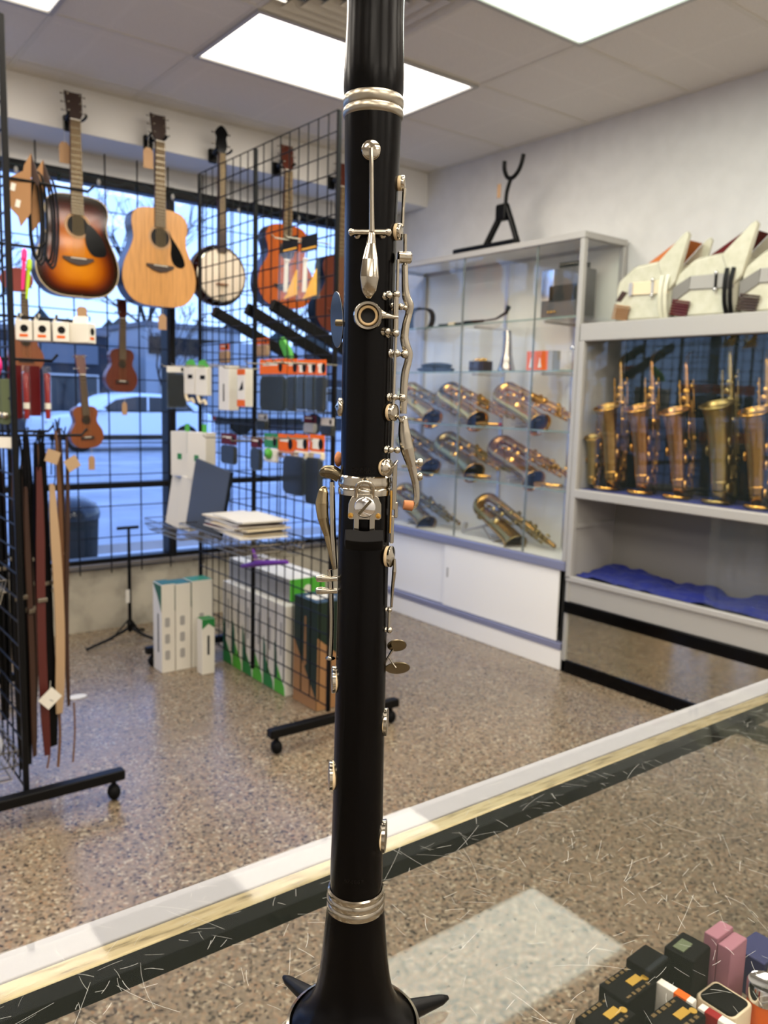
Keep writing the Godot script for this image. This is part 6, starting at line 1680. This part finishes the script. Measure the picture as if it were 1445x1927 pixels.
	part(bo, "band", mb().strip(curve([Vector3(0, 0.004, -0.12), Vector3(0, 0.125, -0.11), Vector3(0, 0.13, 0.03), Vector3(0, 0.10, 0.085), Vector3(0, 0.05, 0.092), Vector3(0, 0.006, 0.06), Vector3(0, 0.004, 0.03)], 5), 0.035, 0.012, Vector3(1, 0, 0)), M.leather_black)
	var ob := thing("oboe", "slim dark woodwind tube with cream collar lying on the top shelf", "woodwind", Vector3(3.46, 1.875, -3.98))
	part(ob, "tube", mb().tube([Vector3(0, -0.004, 0), Vector3(0, -0.004, 0.22), Vector3(0, -0.002, 0.24), Vector3(0, 0, 0.40)], [0.006, 0.007, 0.012, 0.008], 10), M.black_gloss)
	part(ob, "collar", mb().tube([Vector3(0, -0.006, 0.10), Vector3(0, -0.006, 0.15)], 0.014, 12), M.cream)
	part(ob, "tail", mb().tube([Vector3(0, 0, 0.40), Vector3(0, 0.005, 0.50), Vector3(0, 0.035, 0.58), Vector3(0, 0.07, 0.60)], [0.005, 0.006, 0.010, 0.014], 10), M.slate)
	var am := thing("table_radio", "old marbled grey box radio with black band at the right of the top shelf", "radio", Vector3(3.50, 1.851, -2.985))
	part(am, "cabinet", mb().box(Vector3(0, 0.13, 0), Vector3(0.16, 0.26, 0.24), Basis.IDENTITY, 0.006), M.radio_grey)
	part(am, "dark_band", mb().box(Vector3(-0.082, 0.13, 0.03), Vector3(0.006, 0.08, 0.18)), M.bore)
	part(am, "mirror_plate", mb().box(Vector3(-0.082, 0.175, -0.075), Vector3(0.006, 0.16, 0.085), Basis.IDENTITY, 0.002), M.chrome)
	part(am, "grille", mb().box(Vector3(-0.02, 0.274, 0.05), Vector3(0.10, 0.028, 0.13), Basis.IDENTITY, 0.003), M.charcoal)
	for i in 7:
		part(am, "knob", mb().ball(Vector3(-0.072, 0.276, -0.004 + i * 0.018), Vector3(0.004, 0.007, 0.007), 8), M.nickel)
	for i in 3:
		part(am, "push_button", mb().ball(Vector3(-0.084, 0.035, -0.06 + i * 0.022), Vector3(0.006, 0.008, 0.008), 8), M.brass)
	var cl := thing("folded_cloth", "dark blue folded cloth at the left of the second shelf", "cloth", Vector3(3.48, 1.578, -4.02))
	part(cl, "fold", mb().ball(Vector3(0, 0.018, 0), Vector3(0.09, 0.02, 0.16), 16), M.navy)
	part(cl, "fold", mb().ball(Vector3(-0.01, 0.042, 0.02), Vector3(0.075, 0.02, 0.13), 16), M.slate)
	var lc := thing("ligature_box", "small dark plum open box with brass bits on the second shelf", "box", Vector3(3.50, 1.578, -3.63))
	part(lc, "tray", mb().box(Vector3(0, 0.033, 0), Vector3(0.08, 0.065, 0.13), Basis.IDENTITY, 0.004), M.plum)
	for i in 5:
		part(lc, "ligature", mb().tube([Vector3(-0.01, 0.06, -0.045 + i * 0.022), Vector3(0, 0.078 + 0.006 * (i % 2), -0.043 + i * 0.022)], 0.008, 8), M.old_brass)
	single("trumpet_mute", mb().lathe([Vector2(0, 0), Vector2(0.050, 0), Vector2(0.052, 0.01), Vector2(0.042, 0.045), Vector2(0.030, 0.10), Vector2(0.022, 0.19), Vector2(0.018, 0.232), Vector2(0.014, 0.236), Vector2(0, 0.236)], Transform3D.IDENTITY, 32), M.nickel, "tall silver cone mute on the second shelf", "mute", Vector3(3.50, 1.578, -3.415))
	var rb := thing("reed_carton", "orange carton with white bottle drawings on the second shelf", "box", Vector3(3.49, 1.578, -3.13))
	part(rb, "carton", mb().box(Vector3(0, 0.055, 0), Vector3(0.06, 0.11, 0.19), Basis.IDENTITY, 0.002), M.orange)
	part(rb, "grey_side", mb().box(Vector3(0, 0.055, 0.080), Vector3(0.0612, 0.1106, 0.034)), M.grey_laminate)
	for i in 2:
		part(rb, "drawing", mb().prism([Vector2(-0.014, 0.02), Vector2(0.014, 0.02), Vector2(0.005, 0.05), Vector2(0.004, 0.07), Vector2(-0.004, 0.07), Vector2(-0.005, 0.05)], 0.0008, Transform3D(Basis(Vector3(0, 0, 1), Vector3(0, 1, 0), Vector3(-1, 0, 0)), Vector3(-0.0302, 0, -0.06 + i * 0.065))), M.white_card)
	var gb := thing("glass_ornament", "clear glass ornament with chrome top at the right of the second shelf", "ornament", Vector3(3.50, 1.578, -2.93))
	part(gb, "foot", mb().lathe([Vector2(0, 0), Vector2(0.035, 0), Vector2(0.03, 0.01), Vector2(0.008, 0.02), Vector2(0.008, 0.04)], Transform3D.IDENTITY, 20), M.shelf_glass)
	part(gb, "bowl", mb().ball(Vector3(0, 0.075, 0), Vector3(0.035, 0.045, 0.035), 16), M.shelf_glass)
	part(gb, "knob", mb().ball(Vector3(0, 0.122, 0), Vector3(0.018, 0.012, 0.018), 12), M.chrome)
	# guitar stand on top of the showcase
	var gs := thing("folding_guitar_stand", "black folding guitar stand with yoke on top of the showcase", "instrument stand", Vector3(3.41, 2.256, -3.515))
	part(gs, "base_bar", mb().box(Vector3(-0.02, 0.022, -0.02), Vector3(0.034, 0.034, 0.50), Basis.IDENTITY, 0.006), M.black_plastic)
	part(gs, "front_leg", mb().tube([Vector3(-0.02, 0.03, 0.0), Vector3(0, 0.16, 0.07), Vector3(0, 0.24, 0.105)], 0.019, 10), M.black_plastic)
	part(gs, "rear_leg", mb().tube([Vector3(0.02, 0.02, 0.21), Vector3(0.01, 0.14, 0.165), Vector3(0, 0.24, 0.125)], 0.017, 10), M.black_plastic)
	part(gs, "hinge", mb().box(Vector3(0, 0.20, 0.10), Vector3(0.05, 0.09, 0.08), Basis.IDENTITY, 0.01), M.black_plastic)
	part(gs, "neck_tube", mb().tube(curve([Vector3(0, 0.23, 0.12), Vector3(0, 0.30, 0.125), Vector3(0, 0.345, 0.14), Vector3(0, 0.375, 0.155)], 4), 0.011, 10), M.black_steel)
	part(gs, "yoke", mb().tube(curve([Vector3(0, 0.475, 0.098), Vector3(0, 0.43, 0.10), Vector3(0, 0.385, 0.125), Vector3(0, 0.375, 0.165), Vector3(0, 0.40, 0.205), Vector3(0, 0.44, 0.228), Vector3(0, 0.485, 0.240)], 5), 0.012, 12), M.black_plastic)
	part(gs, "tag", mb().box(Vector3(-0.02, 0.315, 0.085), Vector3(0.001, 0.075, 0.028)), M.tag_paper)

func sax_cabinet() -> void:
	var z0 := -2.735
	var z1 := -0.80
	var zm := (z0 + z1) / 2
	var L := z1 - z0
	var D := 0.355
	var o := thing("saxophone_cabinet", "grey glass-fronted cabinet of upright saxophones with mirrored kick panel", "cabinet", Vector3(3.315, 0, zm))
	part(o, "kick_strip", mb().box(Vector3(0.01, 0.034, 0), Vector3(0.02, 0.068, L), Basis.IDENTITY, 0.003), M.black_gloss)
	part(o, "mirror_panel", mb().box(Vector3(0.016, 0.195, 0), Vector3(0.012, 0.258, L)), M.mirror, "mirrored lower panel")
	part(o, "black_strip", mb().box(Vector3(0.006, 0.352, 0), Vector3(0.026, 0.062, L), Basis.IDENTITY, 0.004), M.black_gloss)
	part(o, "ledge", mb().box(Vector3(0.03, 0.445, 0), Vector3(0.05, 0.124, L), Basis.IDENTITY, 0.003), M.grey_laminate)
	part(o, "ledge_rail", mb().box(Vector3(0.008, 0.505, 0), Vector3(0.03, 0.03, L), Basis.IDENTITY, 0.005), M.alu_white)
	part(o, "lower_deck", mb().box(Vector3(D / 2 + 0.015, 0.500, 0), Vector3(D - 0.03, 0.02, L - 0.01)), M.interior_grey)
	part(o, "back_panel", mb().box(Vector3(D - 0.006, 0.72, 0), Vector3(0.010, 0.43, L - 0.02)), M.interior_grey)
	part(o, "upper_back_panel", mb().box(Vector3(D - 0.006, 1.37, 0), Vector3(0.010, 0.80, L - 0.02)), M.dark_mirror, "dark glossy back panel")
	for z in [-L / 2 + 0.012, L / 2 - 0.012]:
		part(o, "side_panel", mb().box(Vector3(D / 2, 0.89, z), Vector3(D, 1.78, 0.024), Basis.IDENTITY, 0.003), M.grey_laminate)
	part(o, "front_stile", mb().box(Vector3(0.008, 1.11, -L / 2 + 0.016), Vector3(0.03, 1.21, 0.034), Basis.IDENTITY, 0.004), M.alu_white)
	part(o, "interior_batten", mb().box(Vector3(D / 2, 0.78, -L / 2 + 0.028), Vector3(D - 0.05, 0.02, 0.012)), M.grey_laminate)
	part(o, "middle_rail", mb().box(Vector3(0.012, 0.950, 0), Vector3(0.04, 0.046, L), Basis.IDENTITY, 0.006), M.alu_white)
	part(o, "upper_deck", mb().box(Vector3(D / 2 + 0.015, 0.958, 0), Vector3(D - 0.03, 0.022, L - 0.01)), M.grey_laminate)
	part(o, "felt", mb().box(Vector3(D / 2 + 0.015, 0.9715, 0), Vector3(D - 0.04, 0.005, L - 0.05), Basis.IDENTITY, 0.001), M.blue_felt, "blue felt liner")
	part(o, "top_fascia", mb().box(Vector3(0.02, 1.758, 0), Vector3(0.05, 0.088, L), Basis.IDENTITY, 0.005), M.alu_white)
	part(o, "top_panel", mb().box(Vector3(D / 2, 1.79, 0), Vector3(D, 0.022, L)), M.grey_laminate)
	for e in [[-2.70, -1.70, 0.012], [-1.74, -0.84, 0.022]]:
		part(o, "glass_door", mb().box(Vector3(e[2], 1.34, (e[0] + e[1]) / 2 - zm), Vector3(0.005, 0.74, e[1] - e[0])), M.case_glass)
	for e in [[-1.96, -0.84, 0.018]]:
		part(o, "lower_glass", mb().box(Vector3(e[2], 0.725, (e[0] + e[1]) / 2 - zm), Vector3(0.005, 0.40, e[1] - e[0])), M.case_glass)
	# crumpled blue cloth in the lower compartment
	var bc := mb()
	var n1 := noise(0.9, FastNoiseLite.TYPE_SIMPLEX_SMOOTH, 3, 61)
	var pt := func(i: int, j: int) -> Vector3:
		var x := 0.02 + 0.28 * j / 14.0
		var z := -2.70 + 1.2 * i / 44.0
		var h := 0.006 + 0.030 * absf(n1.get_noise_2d(z * 4.0, x * 6.0)) + 0.045 * pow(float(j) / 14.0, 2.0) * (0.5 + n1.get_noise_2d(z * 3.0 + 9.0, 0.0))
		return Vector3(3.325 + x, 0.511 + h, z)
	for i in 44:
		for j in 14:
			var a: Vector3 = pt.call(i, j)
			var b: Vector3 = pt.call(i + 1, j)
			var c: Vector3 = pt.call(i + 1, j + 1)
			var d: Vector3 = pt.call(i, j + 1)
			var nn := (b - a).cross(d - a).normalized()
			if nn.y < 0: nn = -nn
			bc.quad(a, b, c, d, nn)
	single("blue_cloth", bc, M.blue_felt, "crumpled royal blue cloth in the empty lower compartment", "cloth")
	# upright saxophones, bells to the viewer
	var list := [
		[-2.685, 0.0, "grey_brass", "brass", "smaller saxophone at the left end of the cabinet, partly hidden by the frame", 0.62],
		[-2.578, 0.1, "old_brass", "brass", "upright gold saxophone second from the left in the cabinet", 1.0],
		[-2.395, 0.1, "bronze", "brass", "upright coppery saxophone third from the left in the cabinet", 1.0],
		[-2.195, 0.12, "bronze", "brass", "upright amber saxophone fourth from the left in the cabinet", 0.98],
		[-1.985, 0.1, "grey_brass", "grey_brass", "large matte unlacquered saxophone with a wide plain bell", 1.06],
		[-1.815, 0.1, "old_brass", "brass", "upright saxophone cut by the right picture edge", 1.0]]
	for i in list.size():
		var e: Array = list[i]
		var z: float = e[0]
		var b := Basis(Vector3.UP, -PI / 2 + (0.2 if i == 0 else 0.12)) * Basis(Vector3(0, 0, 1), e[1] * 0.9)
		saxophone(e[4], Vector3(3.53 if i else 3.46, 0.984, z), b, e[2], e[3], "upright saxophones in the cabinet", i != 0, e[5])
	for i in 5:
		var nk := thing("saxophone_neck", "curved gold neck lying on the blue felt before the %s upright saxophone" % ["second", "third", "fourth", "matte", "last"][i], "saxophone neck", Vector3(3.375, 0.985, -2.585 + i * 0.20), 0.0, "gold necks on the blue felt")
		part(nk, "crook", mb().tube(curve([Vector3(0.05, 0.0, -0.062), Vector3(0.006, 0.004, -0.050), Vector3(-0.016, 0.004, -0.01), Vector3(-0.004, 0.004, 0.035), Vector3(0.04, 0.0, 0.055)], 4), 0.0095, 10), M.grey_brass if i == 3 else M.brass)
	# accordions on top, profiles seen from the end
	var accs := [
		[-2.42, "pearl white accordion with tan grille and orange felt, left of three", "orange_felt", "cream", 0.0],
		[-2.10, "pearl white accordion with grey bellows and burgundy felt, middle of three", "dark_red", "grey_laminate", 0.0],
		[-1.775, "pearl white accordion with blue felt cut by the right picture edge", "blue_paint", "grey_laminate", 0.0]]
	for i in accs.size():
		var e: Array = accs[i]
		var a := thing("accordion", e[1], "accordion", Vector3(3.385, 1.802, e[0]), 0.0, "accordions on top of the cabinet")
		var fr := Basis(Vector3(0, 0, 1), Vector3(0, 1, 0), Vector3(-1, 0, 0))
		# profile in (z, y): wing-shaped keyboard rises to the right
		var body := [Vector2(-0.165, 0.004), Vector2(-0.178, 0.03), Vector2(-0.172, 0.17), Vector2(-0.160, 0.202), Vector2(-0.085, 0.255), Vector2(-0.06, 0.264), Vector2(0.08, 0.274), Vector2(0.105, 0.265), Vector2(0.128, 0.24), Vector2(0.142, 0.17), Vector2(0.145, 0.03), Vector2(0.135, 0.008), Vector2(0.11, 0.002)]
		part(a, "casing", mb().prism(body, 0.20, Transform3D(fr, Vector3(0.20, 0, 0)), 0.016, 0.5), M.pearl)
		var wing := [Vector2(0.06, 0.262), Vector2(0.185, 0.375), Vector2(0.203, 0.382), Vector2(0.214, 0.368), Vector2(0.165, 0.17), Vector2(0.12, 0.12)]
		part(a, "keyboard_wing", mb().prism(wing, 0.03, Transform3D(fr, Vector3(0.02, 0, 0)), 0.006, 0.4), M.pearl)
		part(a, "keyboard_wing", mb().prism(wing, 0.02, Transform3D(fr, Vector3(0.20, 0, 0)), 0.005, 0.4), M.pearl)
		part(a, "felt", mb().prism([Vector2(-0.03, 0.262), Vector2(0.075, 0.268), Vector2(0.172, 0.358), Vector2(0.15, 0.362)], 0.15, Transform3D(fr, Vector3(0.175, 0, 0)), 0.004), M[e[2]])
		part(a, "bellows_band", mb().prism([Vector2(-0.085, 0.125), Vector2(0.125, 0.118), Vector2(0.128, 0.180), Vector2(-0.082, 0.184)], 0.012, Transform3D(fr, Vector3(0.004, 0, 0)), 0.002), M[e[3]], "bellows strap band")
		if i > 0:
			part(a, "bellows_band", mb().prism([Vector2(-0.172, 0.07), Vector2(-0.085, 0.122), Vector2(-0.085, 0.184), Vector2(-0.172, 0.14)], 0.012, Transform3D(fr, Vector3(0.006, 0, 0)), 0.002), M.interior_grey)
		else:
			part(a, "diamond_vent", mb().prism([Vector2(-0.165, 0.105), Vector2(-0.13, 0.150), Vector2(-0.10, 0.140), Vector2(-0.135, 0.100)], 0.004, Transform3D(fr, Vector3(0.0, 0, 0)), 0.001), M.leather_brown)
			part(a, "clip", mb().box(Vector3(-0.012, 0.152, -0.075), Vector3(0.004, 0.06, 0.02), Basis.IDENTITY, 0.001), M.alu)
		for q in 6:
			part(a, "grille_slat", mb().box(Vector3(-0.004 - 0.002 * q, 0.018 + q * 0.0115, -0.135 + 0.004 * q), Vector3(0.014, 0.008, 0.09), Basis(Vector3(1, 0, 0), 0.18), 0.002), M.kraft if i == 0 else M.leather_brown if i == 2 else M.dark_red)
		for y in [0.185, 0.115]:
			part(a, "buckle", mb().ball(Vector3(-0.012, y, 0.045), Vector3(0.008, 0.010, 0.010), 10), M.chrome)
		part(a, "buckle_strap", mb().box(Vector3(-0.011, 0.15, 0.045), Vector3(0.004, 0.07, 0.012), Basis.IDENTITY, 0.001), M.leather_black if i else M.alu)
		for q in 2:
			part(a, "shoulder_strap", mb().strip(curve([Vector3(-0.01, 0.20, 0.095 + q * 0.03), Vector3(-0.026, 0.14, 0.098 + q * 0.026), Vector3(-0.026, 0.06, 0.102 + q * 0.026), Vector3(-0.012, 0.006, 0.108 + q * 0.022)], 5), 0.018, 0.006, Vector3(0.3, 0, 1)), M.leather_black if i == 1 else M.pearl)
		part(a, "foot", mb().lathe([Vector2(0, 0), Vector2(0.008, 0), Vector2(0.008, 0.012), Vector2(0, 0.012)], Transform3D(Basis.IDENTITY, Vector3(0.1, 0.0, 0.1)), 10), M.nickel)
